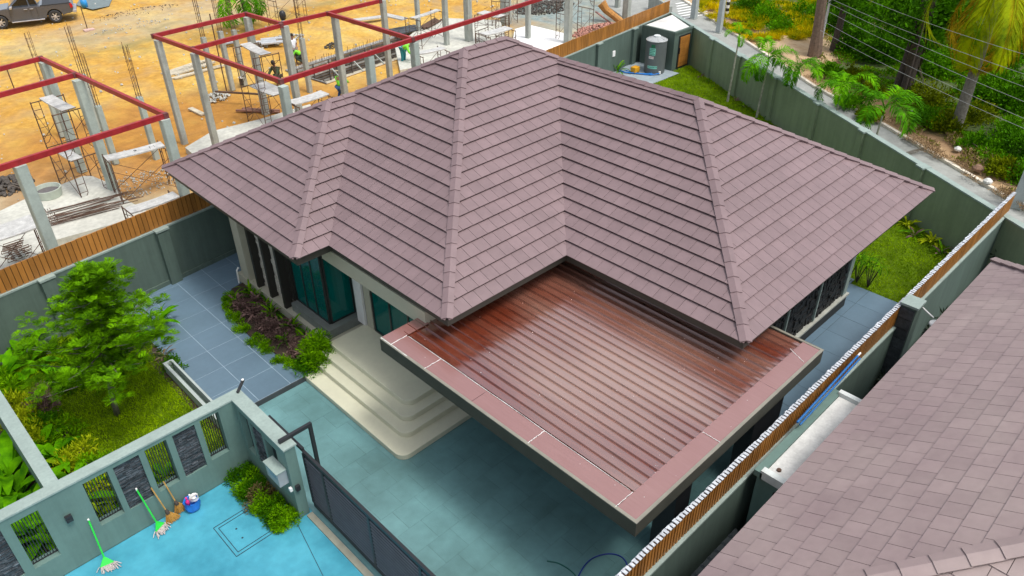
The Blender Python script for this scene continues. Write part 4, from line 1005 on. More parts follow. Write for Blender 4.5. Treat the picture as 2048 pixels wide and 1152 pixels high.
ct(569, 52, 4.42, 0, 'column in front of the worker in the white shirt', .27)
ct(669, 32, 4.42, 0, 'tall column left of the pit under the red T joint', .26)
ct(765, 0, 4.42, 0, 'tall column rising from the pit edge at the top centre', .24)
ct(738, 112, 4.38, 0, 'column under the middle of the near red beam above the pit', .28, M_concp)
ct(828, 84, 4.38, 0, 'column under the second joint of the near red beam by the bent worker', .28, M_concp)
for px, py, tx, ty, h, lab in ((433, 192, 407, 72, 2.9, 'short column with bars, leftmost of the three behind the red beam'), (465, 178, 438, 60, 2.9, 'short column with bars, middle of the three behind the red beam'), (490, 170, 470, 58, 2.8, 'short column with bars, nearest the small palm'), (620, 183, 607, 74, 2.66, 'short column with bars right of the worker in white')):
    p = P(px, py, .05); column(p.x, p.y, 0, h, lab, .22)
    rebar_cage(p.x, p.y, h, h + 2.0, 'steel bars on the ' + lab.replace(' with bars', ''), .10, 6)
for px, py, h, sz, lab in ((838, 65, 4.3, .24, 'slim column at the far edge of the pale slab behind the scaffold'), (894, 93, 4.3, .26, 'column on the pale slab in the middle of the scaffold boards'), (938, 85, 4.3, .36, 'broad column right of the scaffold at the top centre'),
                           (1056, 80, 4.3, .26, 'column standing on the bright white slab'), (1135, 90, 4.3, .36, 'broad column at the right corner of the white slab near the planks'), (1012, 45, 4.3, .5, 'broad double column behind the red beam at the top'), (1252, 40, 4.3, .4, 'broad column beyond the plank screen near the road'), (1235, 12, 4.3, .3, 'far column left of the road at the top edge')):
    p = P(px, py, .1); column(p.x, p.y, 0, h, lab, sz)
def steel_frame(lines, label, z=4.5):
    p0 = P(*lines[0][0], z); t = thing('steel_frame', p0, label, 'frame')
    for a, b in lines:
        A_, B_ = P(a[0], a[1], z), P(b[0], b[1], z); x = MB(); x.beam(A_, B_, .11, .16); x.build('beam', M_red, t)
    for c in set([q for l in lines for q in l]):
        q = P(c[0], c[1], z + .003); x = MB(); x.box(q.x - .075, q.x + .075, q.y - .075, q.y + .075, z - .09, z + .088); x.build('joint_plate', mat('grey_red_weld', (.14, .04, .04), .6, .3, 8), t)
steel_frame([((-60, 153), (82, 117)), ((82, 117), (331, 231)), ((331, 231), (-60, 355)), ((150, 150), (-60, 206))], 'red steel roof beam frame on the columns at the left edge')
steel_frame([((307, 72), (492, 28)), ((492, 28), (562, 48)), ((307, 72), (562, 163)), ((385, 98), (562, 51)), ((562, 48), (655, 27)), ((655, 27), (760, 2)), ((562, 163), (825, 79)), ((825, 79), (1090, -5)), ((655, 27), (825, 79))], 'long red steel roof beam frame running behind the mauve roof')
# scaffolds
def scaffold(c, ang, wdt, lng, lev, label, z0=0., hl=1.7):
    """two ladder frames lng apart with cross braces, lev levels high; c = centre"""
    t = thing('scaffold', (c[0], c[1], z0), label, 'scaffold'); R_ = Matrix.Translation(Vector((c[0], c[1], z0))) @ Matrix.Rotation(ang, 4, 'Z')
    for l in range(lev):
        zb = l * hl
        for s in (-1, 1):
            f = MB(); X = s * lng / 2
            for q in (-1, 1):
                f.tube([R_ @ Vector((X, q * wdt / 2, zb)), R_ @ Vector((X, q * wdt / 2, zb + hl))], .021, 6)
                f.tube([R_ @ Vector((X, q * (wdt / 2 - .28), zb + .35)), R_ @ Vector((X, q * (wdt / 2 - .28), zb + hl - .05))], .013, 5)
                for k in range(4): f.tube([R_ @ Vector((X, q * wdt / 2, zb + .4 + k * .33)), R_ @ Vector((X, q * (wdt / 2 - .28), zb + .4 + k * .33))], .012, 5)
                f.tube([R_ @ Vector((X, q * wdt / 2, zb + .12)), R_ @ Vector((X, q * (wdt / 2 - .14), zb + .16)), R_ @ Vector((X, q * (wdt / 2 - .28), zb + .35))], .012, 5)
            f.tube([R_ @ Vector((X, -wdt / 2, zb + hl - .04)), R_ @ Vector((X, wdt / 2, zb + hl - .04))], .02, 6)
            f.build('ladder_frame', M_rust, t)
        for q in (-1, 1):
            b = MB(); b.tube([R_ @ Vector((-lng / 2, q * wdt / 2, zb + .3)), R_ @ Vector((lng / 2, q * wdt / 2, zb + hl - .3))], .011, 5); b.build('brace', M_rust, t)
            b = MB(); b.tube([R_ @ Vector((lng / 2, q * (wdt / 2 + .012), zb + .3)), R_ @ Vector((-lng / 2, q * (wdt / 2 + .012), zb + hl - .3))], .011, 5); b.build('brace', M_rust, t)
    return t
def board(cs, z, label, th=.045, name='scaffold_board', ang=None):
    """board through four corners seen in the photograph, lying at height z"""
    q = [P(a, b, z) for a, b in cs]; c = sum(q, Vector()) / 4; d = ((q[1] - q[0]) + (q[2] - q[3])); L_ = d.length / 2; d.normalize(); wv = ((q[3] - q[0]) + (q[2] - q[1])); wv = abs(wv.dot(Vector((-d.y, d.x, 0)))) / 2
    t = thing(name, c, label, 'board'); s = Vector((-d.y, d.x, 0)); b = MB()
    N = 6; top = []
    for i in range(N + 1):
        o = c + d * (i / N - .5) * L_; dz = -.03 * (1 - (2 * i / N - 1) ** 2)
        for e in (-1, 1):
            for k in (0, 1): top.append(o + s * e * wv / 2 + Vector((0, 0, dz - th * k)))
    f = []
    for i in range(N):
        a = i * 4; f += [(a, a + 2, a + 6, a + 4), (a + 1, a + 5, a + 7, a + 3), (a, a + 4, a + 5, a + 1), (a + 2, a + 3, a + 7, a + 6)]
    f += [(0, 1, 3, 2), (N * 4, N * 4 + 2, N * 4 + 3, N * 4 + 1)]
    b.add(top, f); b.build('deck', M_board, t)
    return t, c, d, s, L_, wv
def hooks(t, c, d, s, L_, wv):
    for e in (-1, 1):
        b = MB(); o = c + d * e * (L_ / 2 + .0); b.tube([o - s * wv / 2 - Vector((0, 0, .03)), o + s * wv / 2 - Vector((0, 0, .03))], .018, 5); b.build('hook_bar', M_rust, t)
BT = [  # corners, height, scaffold levels (0 = none), label of board, label of scaffold
 ([(78, 195), (122, 222), (152, 213), (105, 190)], 3.5, 2, 'highest white board on the tall scaffold behind the left red frame', 'tall two storey scaffold behind the left red frame'),
 ([(115, 303), (140, 322), (167, 314), (130, 293)], 1.8, 0, 'lower white board inside the tall left scaffold under the red beam', ''),
 ([(205, 322), (332, 292), (318, 282), (215, 310)], 1.85, 1, 'long white board marked with black figures right of the middle column', 'low scaffold carrying the board with black figures'),
 ([(252, 430), (360, 392), (345, 383), (258, 412)], 1.85, 1, 'white board just behind the plank screen left of the eave corner', 'low scaffold close behind the plank screen left of the eave corner'),
 ([(-40, 492), (70, 455), (70, 425), (-40, 460)], 1.85, 1, 'wide white board at the left edge touching the pale column', 'scaffold at the left edge behind the plank screen'),
 ([(480, 88), (520, 110), (543, 105), (500, 84)], 3.5, 2, 'high white board on the scaffold between the red beams', 'tall scaffold beside the worker in the dark green jacket'),
 ([(500, 170), (545, 192), (580, 180), (530, 163)], 1.8, 0, 'lower white board of the scaffold beside the dark green jacket', ''),
 ([(582, 210), (655, 190), (645, 178), (580, 200)], 1.85, 1, 'long white board just above the roof edge left of the pit', 'low scaffold just above the roof edge left of the pit'),
 ([(828, 35), (885, 20), (868, 17), (820, 36)], 1.85, 1, 'white board on the far scaffold at the top centre', 'far scaffold by the dark sheets at the top centre'),
 ([(836, 108), (895, 97), (880, 92), (830, 104)], 1.85, 1, 'pale board just above the roof by the broad column', 'low scaffold just above the roof beside the bent worker'),
 ([(970, 70), (1025, 58), (1010, 50), (960, 66)], 1.85, 1, 'white board above the roof ridge', 'scaffold right above the roof ridge'),
 ([(958, 26), (1000, 36), (1010, 28), (965, 20)], 1.85, 2, 'small white board in the far scaffold above the ridge', 'far tall scaffold above the roof ridge'),
]
for cs, z, lev, lab, slab in BT:
    t, c, d, s, L_, wv = board(cs, z, lab); hooks(t, c, d, s, L_, wv)
    if lev: scaffold(c, math.atan2(d.y, d.x), 1.15, L_ - .06, lev, slab, 0, (z - .06) / lev)
    if 'figures' in lab:
        m_ = M_black; nb = MB()
        def stroke(a, b_2):
            A_ = c + d * a[0] + s * a[1] + Vector((0, 0, -.018)); B_ = c + d * b_2[0] + s * b_2[1] + Vector((0, 0, -.018)); nb.beam(A_, B_, .022, .006)
        stroke((.52, -.14), (.55, .10))
        for a_, b_2 in (((.70, .12), (.70, -.08)), ((.70, -.08), (.76, -.13)), ((.76, -.13), (.83, -.08)), ((.83, -.08), (.83, .12))): stroke(a_, b_2)
        for a_, b_2 in (((-.02, .06), (.04, .10)), ((.04, .10), (.08, .03)), ((.08, .03), (0, -.02))): stroke(a_, b_2)
        nb.build('painted_figures', m_, t)
p1, p2 = P(1121, 93, .1), P(1186, 70, .1); scaffold((p1 + p2) / 2 + Vector((.2, .4, 0)), math.atan2((p2 - p1).y, (p2 - p1).x), 1.15, 2.0, 2, 'tall scaffold over the grey gravel by the broad column')
p1, p2 = P(543, 52, .0), P(612, 46, .0); scaffold((p1 + p2) / 2, SA_, 1.15, (p2 - p1).length, 2, 'far rusty scaffold behind the red beams with a backpack on it')
p1 = P(1010, 52, 0); scaffold(p1, SA_ + .4, 1.1, 1.8, 2, 'far rusty scaffold beside the broad double column')
# backpack hanging on the far scaffold
p = P(565, 30, 1.4); t = thing('backpack', p, 'dark backpack and grey cloth hanging on the far scaffold', 'backpack')
b = MB(); b.lathe(p, [(0, -.28), (.16, -.25), (.2, -.05), (.18, .15), (.09, .25), (0, .27)], 10); b.build('bag', M_black, t, smooth=True)
b = MB(); b.lathe(p - Vector((.05, .05, .62)), [(.02, -.2), (.14, -.15), (.15, .2), (.1, .35)], 8); b.build('cloth', mat('grey_cloth', (.25, .28, .3), .9), t)
# slabs
def slab(pts, z, label, name='concrete_slab', m=None, zt=None):
    q = [P(a, b, z) for a, b in pts]; b = MB(); b.prism([(v.x, v.y) for v in q], -.1, z); tag(b.build(name, m or M_conc, origin=(q[0].x, q[0].y, 0)), label, 'slab')
M_slab2 = mat('fresh_slab_concrete', (.50, .50, .44), .85, .16, .8, .3, 30, fine=.12)
slab([(-60, 450), (50, 398), (165, 352), (185, 352), (232, 372), (245, 395), (290, 420), (300, 428), (110, 480), (40, 535), (-60, 590)], .24, 'pale grey concrete floor slab carrying the round tub and the bar pile', m=M_slab2)
slab([(1022, 95), (1030, 58), (1060, 50), (1135, 68), (1150, 90), (1105, 128), (1060, 130)], .22, 'bright white freshly poured slab above the roof ridge', m=mat('bright_slab', (.8, .8, .78), .7, .08, 1.5, fine=.06))
slab([(790, 92), (850, 48), (890, 36), (1000, 40), (1010, 70), (960, 100), (880, 125), (800, 140)], .2, 'pale slab under the scaffold at the top centre', m=M_slab2)
slab([(370, 295), (425, 262), (520, 238), (620, 208), (640, 240), (520, 290), (400, 320)], .25, 'pale concrete strip behind the left slope of the roof', m=M_slab2)
# round tub with mortar
p = P(100, 392, .24); t = thing('mixing_tub', (p.x, p.y, .24), 'round pale tub half full of dark mortar on the slab', 'tub')
b = MB(); b.lathe((p.x, p.y, .24), [(.0, .01), (.42, .01), (.47, .34), (.43, .34), (.39, .16), (0, .15)], 26); b.build('rim', mat('pale_tub', (.45, .5, .42), .7, .1), t, smooth=False)
b = MB(); b.lathe((p.x, p.y, .24), [(.405, .20), (.2, .21), (0, .22)], 20); b.build('mortar', mat('wet_mortar', (.13, .12, .12), .8, .2, 12, .6), t)
# pile of bars on the slab
a0 = P(95, 440, .27); a1 = P(225, 405, .27); t = thing('rebar_pile', a0, 'pile of long rusty bars with bent ends on the pale slab', 'steel bars')
dd = (a1 - a0).normalized(); ss = Vector((-dd.y, dd.x, 0))
for k in range(26):
    o = a0 + ss * random.uniform(-.65, .65) + dd * random.uniform(-.2, .3) + Vector((0, 0, random.uniform(0, .1))); e = o + (dd + ss * random.uniform(-.12, .12)) * random.uniform(1.6, 2.9)
    b = MB(); b.tube([o + Vector((0, 0, .12)), o, o.lerp(e, .5), e], .013, 5); b.build('bar', M_rust, t)
p = P(35, 510, .27); t = thing('stirrup_bundle', p, 'bundle of bent steel stirrups on the slab behind the plank screen', 'steel bars')
for k in range(9):
    o = p + Vector((random.uniform(-.15, .15), (k - 4) * .1, .05 + .02 * k)); b = MB(); b.tube([o + Vector((-.3, 0, 0)), o + Vector((.3, .02, 0)), o + Vector((.32, 0, .1)), o + Vector((-.28, 0, .1)), o + Vector((-.3, 0, 0))], .014, 5); b.build('stirrup', M_rust, t)
for k in (-.1, .1):
    b = MB(); b.beam(p + Vector((k, -.5, .12)), p + Vector((k, .5, .12)), .08, .06); b.build('block', M_conc, t)
# timbers and planks lying about
def timber(a, b, n, wd, label, z=.06, m=None, name='timber'):
    A_, B_ = P(*a, z), P(*b, z); t = thing(name, A_, label, 'timber'); d = (B_ - A_).normalized(); s = Vector((-d.y, d.x, 0))
    for k in range(n):
        o = s * (k - n / 2) * wd * 1.15 + d * random.uniform(-.25, .25); e = s * random.uniform(-.12, .12); x = MB(); x.beam(A_ + o, B_ + o + e, wd, .07); x.build('plank', m or mat('pale_timber', (.5, .45, .34), .8, .2, 5), t)
timber((335, 148), (415, 122), 5, .16, 'stack of pale timber planks on the sand between the red frames')
timber((350, 155), (448, 128), 2, .14, 'two long pale planks in front of the timber stack')
timber((384, 214), (408, 227), 1, .24, 'single short white plank lying on the orange sand')
timber((700, 39), (762, 31), 1, .5, 'long white board lying on the sand behind the red crossbeam', .25, M_board)
timber((775, 27), (815, 36), 1, .5, 'tilted white board leading to the far scaffold', .9, M_board)
timber((785, 62), (835, 52), 3, .4, 'dark flat sheets stacked at the edge of the far slab', .25, mat('dark_sheets', (.06, .065, .07), .5))
timber((845, 55), (875, 38), 5, .1, 'bundle of thin dark bars on the far slab', .3, M_rust)
timber((485, 218), (560, 222), 3, .12, 'reddish planks lying on the sand under the scaffold', .1, mat('reddish_plank', (.25, .12, .08), .8))
timber((425, 182), (520, 186), 1, .1, 'dark rail propped across two short posts', .55, M_rust)
timber((0, 360), (55, 378), 2, .12, 'dark weathered planks among rubble at the left edge', .15, mat('weathered_plank', (.10, .08, .06), .9))
timber((1195, 25), (1230, 52), 2, .06, 'thin pink poles leaning near the rubble heap', .5, mat('pink_pole', (.45, .22, .18), .7))
timber((440, 82), (475, 76), 3, .35, 'grey sheets lying on the sand behind the short columns', .2, mat('grey_sheet', (.3, .32, .34), .7))
timber((515, 82), (560, 78), 3, .35, 'pale and dark sheets stacked behind the high scaffold board', .25, mat('pale_sheet', (.42, .44, .46), .6))
p = P(1213, 20, .7); q = P(1246, 46, .1); t = thing('log', q, 'orange brown leaning log behind the plank screen', 'log'); b = MB(); b.tube([q, p, P(1203, 6, 1.1)], [.2, .24, .3], 9); b.build('trunk', mat('orange_wood', (.42, .2, .05), .8, .3, 6, .4), t)
# rubble heaps and debris
def rubble(c, rx, ry, n, sz, m, label, h=.25):
    V = []; F = []
    for k in range(n):
        a = random.uniform(0, 2 * PI); r = math.sqrt(random.random()); px_, py_ = c.x + rx * r * math.cos(a), c.y + ry * r * math.sin(a); zz = h * max(0, 1 - r) + random.uniform(0, .03); s = sz * random.uniform(.4, 1.2)
        R_ = Matrix.Rotation(random.uniform(0, PI), 3, Vector((random.random(), random.random(), random.random())).normalized()); i = len(V)
        for z in (-1, 1):
            for y in (-1, 1):
                for x in (-1, 1): v = R_ @ Vector((x * s * random.uniform(.6, 1), y * s * random.uniform(.5, .9), z * s * .5)); V.append((px_ + v.x, py_ + v.y, zz + v.z))
        F += [(i, i + 2, i + 3, i + 1), (i + 4, i + 5, i + 7, i + 6), (i, i + 1, i + 5, i + 4), (i + 2, i + 6, i + 7, i + 3), (i, i + 4, i + 6, i + 2), (i + 1, i + 3, i + 7, i + 5)]
    tag(link('rubble', rawmesh('rubble', V, F, [m])), label, 'rubble', kind='stuff')
M_brick = mat('pink_brick_rubble', (.45, .22, .17), .9, .25, 6); M_rub = mat('pale_rubble', (.42, .42, .38), .9, .3, 5); M_drk = mat('dark_debris', (.08, .07, .06), .9, .4, 6)
rubble(P(1205, 62, .05), 2.2, 1.3, 700, .09, M_brick, 'pink brick rubble behind the plank screen', .4)
rubble(P(285, 365, .05), 1.5, 1.1, 330, .03, M_rub, 'pale rubble and scraps beside the short column', .08)
rubble(P(8, 372, .05), 1.0, 1.0, 220, .09, M_drk, 'dark scraps and sticks at the left edge of the site')
rubble(P(1090, 14, .05), 2.4, 1.4, 500, .08, M_drk, 'dark scrap heap behind the slab at the top')
rubble(P(430, 195, .05), .7, .6, 120, .07, M_rub, 'small heap of rubble by the leftmost short column')
rubble(P(665, 92, .05), .5, .4, 120, .05, M_drk, 'dark heap of steel ties beside the pit')
rubble(P(560, 80, .05), 1.6, .7, 160, .08, M_rub, 'scattered rubble behind the column in front of the white shirt')
rubble(P(265, 52, .05), 2.6, .5, 60, .04, M_rub, 'line of pale spoil on the far sand')
rubble(P(270, 25, .02), 3.0, .8, 160, .03, M_drk, 'dark twigs scattered over the far sand')
V = []; F = []
for k in range(1500):
    u_, v_ = random.uniform(-8, 40), random.uniform(.6, 38); p = S2W(u_, v_, 0)
    if PIT[0] - .2 < u_ < PIT[1] + .2 and PIT[2] - .2 < v_ < PIT[3] + .2: continue
    s = random.choice([.02, .03, .04, .07]) * random.uniform(.6, 1.3); i = len(V); a = random.uniform(0, PI)
    for z in (0, s * .8):
        for q in range(4): V.append((p.x + s * math.cos(a + q * PI / 2) * (1 - .3 * (z > 0)), p.y + s * math.sin(a + q * PI / 2), z + .03))
    F += [(i + 4, i + 5, i + 6, i + 7), (i, i + 1, i + 5, i + 4), (i + 1, i + 2, i + 6, i + 5), (i + 2, i + 3, i + 7, i + 6), (i + 3, i, i + 4, i + 7)]
tag(link('stones', rawmesh('stones', V, F, [M_rub])), 'small stones strewn over the orange sand', 'stones', kind='stuff')
# the pit with its shuttering
u0, u1, v0, v1 = PIT; PD = -1.05
pt = thing('pit_shuttering', S2W((u0 + u1) / 2, v1, 0), 'dark slatted timber shuttering lining the long excavated pit', 'shuttering')
b = MB(); q = [S2W(a, c, PD) for a, c in ((u0, v0), (u1, v0), (u1, v1), (u0, v1))]; b.face(q); tag(b.build('pit_floor', mat('pit_floor_sand', (.5, .46, .36), .9, .15, 1.5, fine=.1)), kind='structure')
b = MB()
for (a, c, a2, c2) in ((u0, v1, u1, v1), (u0, v0, u0, v1), (u1, v1, u1, v0), (u1, v0, u0, v0)): b.face([S2W(a, c, PD), S2W(a2, c2, PD), S2W(a2, c2, .02), S2W(a, c, .02)])
tag(b.build('pit_earth', mat('pit_earth', (.3, .17, .06), .95, .3, 3)), kind='structure')
M_shut = mat('dark_shutter_board', (.10, .085, .075), .85, .35, 5); M_shut2 = mat('grey_shutter_board', (.30, .29, .27), .85, .3, 5)
for (a, c, a2, c2) in ((u0 + .12, v1 - .12, u1 - .12, v1 - .12), (u0 + .12, v0 + .12, u0 + .12, v1 - .12)):
    A_, B_ = S2W(a, c, 0), S2W(a2, c2, 0); n = max(1, int((B_ - A_).length / 2.0)); d = (B_ - A_) / n
    for k in range(n):
        for r in range(7):
            x = MB(); x.beam(A_ + d * k + Vector((0, 0, PD + .1 + r * .155)), A_ + d * (k + 1) * 1.0 - d * .02 + Vector((0, 0, PD + .1 + r * .155 + random.uniform(-.01, .01))), .04, .10); x.build('shutter_board', M_shut if (r + k) % 3 else M_shut2, pt)
        for h_ in (.1, .5, .9):
            o = A_ + d * (k + h_); o2 = Vector((-d.y, d.x, 0)).normalized() * -.06
            x = MB(); x.beam(o + o2 + Vector((0, 0, PD)), o + o2 + Vector((0, 0, .12)), .05, .05); x.build('stud', M_shut, pt)
for k in range(60):
    u_ = u0 + (u1 - u0) * k / 59; 
    for v_ in (v1 + .08,):
        p = S2W(u_ + random.uniform(-.05, .05), v_, 0); x = MB(); x.tube([p + Vector((0, 0, -.2)), p + Vector((random.uniform(-.05, .05), 0, random.uniform(.15, .42)))], .012, 4); x.build('starter_bar', M_rust, pt)
x = MB(); x.beam(S2W(u0, v1 + .2, .05), S2W(u1, v1 + .2, .05), .3, .06); x.build('edge_board', M_shut2, pt)
for k in range(5):
    a = S2W(u0 + .8 + k * 1.6, v1 - .16, -.1); x = MB(); x.beam(a, a + Vector((.25, -1.3, PD + .15)), .06, .06); x.build('prop', M_conc, pt)
# mat with a blue barrel beyond the truck
q = [P(a, b, .04) for a, b in ((152, 10), (175, -25), (235, -25), (218, 12), (185, 19))]; b = MB(); b.prism([(v.x, v.y) for v in q], .03, .05); tag(b.build('tarpaulin', mat('grey_tarp', (.16, .2, .2), .6, .15, 3), origin=q[0]), 'dark grey tarpaulin spread on the sand behind the pickup', 'tarpaulin')
p = P(170, 14, .05); t = thing('water_jug', p, 'blue and white water jug standing on the grey tarpaulin', 'jug'); b = MB(); b.lathe(p, [(0, 0), (.2, 0), (.22, .25), (.2, .45), (.08, .5), (0, .5)], 14); b.build('body', mat('blue_jug', (.02, .25, .6), .4), t, smooth=True); b = MB(); b.lathe(p + Vector((0, 0, .5)), [(.14, 0), (.14, .12), (0, .14)], 12); b.build('lid', M_white, t)
def stake(px, py, tx, ty, h, label):
    p = P(px, py, 0); b = MB(); b.tube([p, p + Vector((0, 0, h))], .03, 5); tag(b.build('stake', M_rust, origin=p), label, 'stake')
stake(175, 58, 160, 5, 1.4, 'thin rusty stake standing alone right of the pickup'); stake(28, 176, 14, 142, 1.0, 'short thin stake on the sand at the left edge')
stake(455, 190, 430, 20, 3.9, 'long thin pole standing among the short columns')
b = MB(); p = P(178, 60, .03); b.box(p.x - .3, p.x + .3, p.y - .2, p.y + .2, 0, .08); tag(b.build('cement_bag', mat('pinkish_bag', (.55, .38, .33), .8), origin=p), 'pinkish bag lying at the foot of the rusty stake', 'bag')
# low walls on the far right of the site
b = MB(); b.beam(P(1300, 2, .5), P(1340, 30, .5), .2, 1.0); tag(b.build('concrete_wall', M_conc, origin=P(1300, 2, 0)), 'low grey concrete wall at the top between the site and the road', 'wall')
p = P(405, 160, .3); 
for (px, py, lab) in ((400, 165, 'white and dark can standing on the rubble between the columns'),):
    p = P(484, 170, .1); t = thing('can', p, lab, 'can'); b = MB(); b.lathe(p, [(0, 0), (.1, 0), (.1, .35), (0, .35)], 10); b.build('body', M_frame, t); b = MB(); b.lathe(p + Vector((0, 0, .35)), [(.11, 0), (.11, .06), (0, .07)], 10); b.build('lid', M_white, t)

# ------------------------------------------------------------------ pickup
p = (P(8, 57, 0) + P(114, 45, 0)) / 2; hd = (P(8, 57, 0) - P(114, 45, 0)).normalized(); WB = 3.05
tr = thing('pickup_truck', (p.x, p.y, 0), 'dark grey pickup truck parked on the sand at the top left corner', 'pickup truck', rz=math.atan2(hd.y, hd.x))
M_car = mat('dark_grey_car_paint', (.05, .055, .07), .22, .06, 2, spec=.7, coat=1.); M_cglass = mat('dark_car_glass', (.01, .014, .02), .06); M_rim = mat('alloy_rim', (.5, .5, .52), .35, metal=.6)
def bodypart(name, m, prof, ya, yb, taper=0., root=tr, bev=.03):
    """side outline (x, z) extruded across the car; the upper part leans inwards by taper"""
    zmin = min(q[1] for q in prof); zmax = max(q[1] for q in prof); n = len(prof); pts = []
    for y, s in ((ya, 1), (yb, -1)):
        for x_, z in prof: pts.append((x_, y - (1 if y > (ya + yb) / 2 else -1) * taper * (z - zmin) / (zmax - zmin + 1e-6), z))
    b = MB(); b.add(pts, [list(range(n)), list(range(2 * n - 1, n - 1, -1))] + [(i, n + i, n + (i + 1) % n, (i + 1) % n) for i in range(n)])
    me = bpy.data.meshes.new(name); me.from_pydata(b.v, [], b.f); me.materials.append(m); me.update(); o = bpy.data.objects.new(name, me); COL.objects.link(o); o.parent = root
    if bev: md = o.modifiers.new('bevel', 'BEVEL'); md.width = bev; md.segments = 2; md.limit_method = 'ANGLE'
    return o
def arch(cx, r, n=9, z=.38): return [(cx + r * math.cos(PI * k / n), z + r * math.sin(PI * k / n)) for k in range(n, -1, -1)]
W0, W1 = .08, -1.78                             # near side, far side
xf, xr = WB / 2, -WB / 2
low = [(xr - 1.05, .55), (xr - .5, .45)] + arch(xr, .46) + [(xr + .55, .36), (xf - .55, .36)] + arch(xf, .46) + [(xf + .8, .42), (xf + .9, .75), (xf + .75, 1.02), (xf - .55, 1.14), (xf - .62, 1.10), (xr - 1.1, 1.10), (xr - 1.15, .8)]
bodypart('body', M_car, low, W0, W1, .05)
bodypart('cab', M_car, [(xf - .5, 1.09), (xf - 1.25, 1.72), (xf - 1.9, 1.79), (-.45 - .15, 1.74), (-.82, 1.09)], W0 - .06, W1 + .06, .2)
bodypart('side_window', M_cglass, [(xf - .72, 1.16), (xf - 1.32, 1.64), (xf - 1.75, 1.67), (xf - 1.75, 1.16)], W0 - .05, W0 - .10, .16, bev=0)
bodypart('side_window', M_cglass, [(xf - 1.83, 1.16), (xf - 1.83, 1.67), (-.62, 1.63), (-.74, 1.16)], W0 - .05, W0 - .10, .16, bev=0)
bodypart('bed_lining', M_black, [(xr - 1.0, 1.09), (xr - 1.0, 1.115), (-.95, 1.115), (-.95, 1.09)], W0 - .12, W1 + .12, 0, bev=0)
bodypart('bed_rail', M_black, [(xr - 1.08, 1.10), (xr - 1.08, 1.14), (-.86, 1.14), (-.86, 1.10)], W0 - .03, W0 - .10, 0, bev=0)
bodypart('tail_light', mat('red_lamp', (.45, .01, .015), .2), [(xr - 1.16, .86), (xr - 1.12, 1.08), (xr - .98, 1.08), (xr - 1.0, .80)], W0 + .012, W0 - .14, 0, bev=.01)
bodypart('bumper', M_rim, [(xr - 1.28, .5), (xr - 1.28, .68), (xr - 1.05, .68), (xr - 1.05, .5)], W0 - .02, W1 + .02, 0, bev=.03)
bodypart('underbody', M_black, [(xr - .9, .45), (xf + .7, .45), (xf + .7, .95), (xr - .9, .95)], W0 - .25, W1 + .25, 0, bev=0)
bodypart('side_step', M_rim, [(xr + .6, .30), (xr + .6, .36), (xf - .6, .36), (xf - .6, .30)], W0 + .14, W0 + .0, 0, bev=.02)
for xx in (xf - 1.55, -.35): bodypart('handle', M_rim, [(xx - .1, .98), (xx - .1, 1.02), (xx + .1, 1.02), (xx + .1, .98)], W0 + .035, W0 - .02, 0, bev=.01)
bodypart('mirror', M_rim, [(xf - .86, 1.12), (xf - .90, 1.30), (xf - .72, 1.26), (xf - .70, 1.12)], W0 + .26, W0 - .02, 0, bev=.04)
bodypart('head_light', M_rim, [(xf + .5, .86), (xf + .55, 1.0), (xf + .8, .92), (xf + .86, .8)], W0 + .01, W0 - .3, 0, bev=.02)
for dx in (xf - .62, xf - 1.79, -.62): bodypart('door_seam', M_black, [(dx - .006, .45), (dx - .006, 1.1), (dx + .006, 1.1), (dx + .006, .45)], W0 + .002, W0 - .04, 0.02, bev=0)
def wheel(x_, y_, side):
    b = MB(); b.lathe((0, 0, 0), [(.24, -.11), (.35, -.11), (.385, -.07), (.385, .07), (.35, .11), (.24, .11), (.24, -.11)], 28); 
    w = bpy.data.objects.new('wheel', bpy.data.meshes.new('wheel')); w.data.from_pydata(b.v, [], b.f); w.data.materials.append(M_tread); COL.objects.link(w); w.parent = tr; w.location = (x_, y_, .385); w.rotation_euler = (-PI / 2 * side, 0, 0)
    b = MB(); b.lathe((0, 0, 0), [(.24, .10), (.22, .06), (.21, .0)], 24); b.lathe((0, 0, 0), [(.06, .09), (.05, .1), (0, .1)], 12)
    for k in range(6):
        a = k * PI / 3; b.beam((.04 * math.cos(a), .04 * math.sin(a), .075), (.23 * math.cos(a), .23 * math.sin(a), .085), .07, .03)
    r = bpy.data.objects.new('rim', bpy.data.meshes.new('rim')); r.data.from_pydata(b.v, [], b.f); r.data.materials.append(M_rim); COL.objects.link(r); r.parent = w
    b = MB(); b.lathe((0, 0, 0), [(.235, -.02), (0, -.02)], 24); r = bpy.data.objects.new('brake_disc', bpy.data.meshes.new('brake_disc')); r.data.from_pydata(b.v, [], b.f); r.data.materials.append(M_frame); COL.objects.link(r); r.parent = w
for x_ in (xf, xr): wheel(x_, W0 - .10, 1); wheel(x_, W1 + .1, -1)

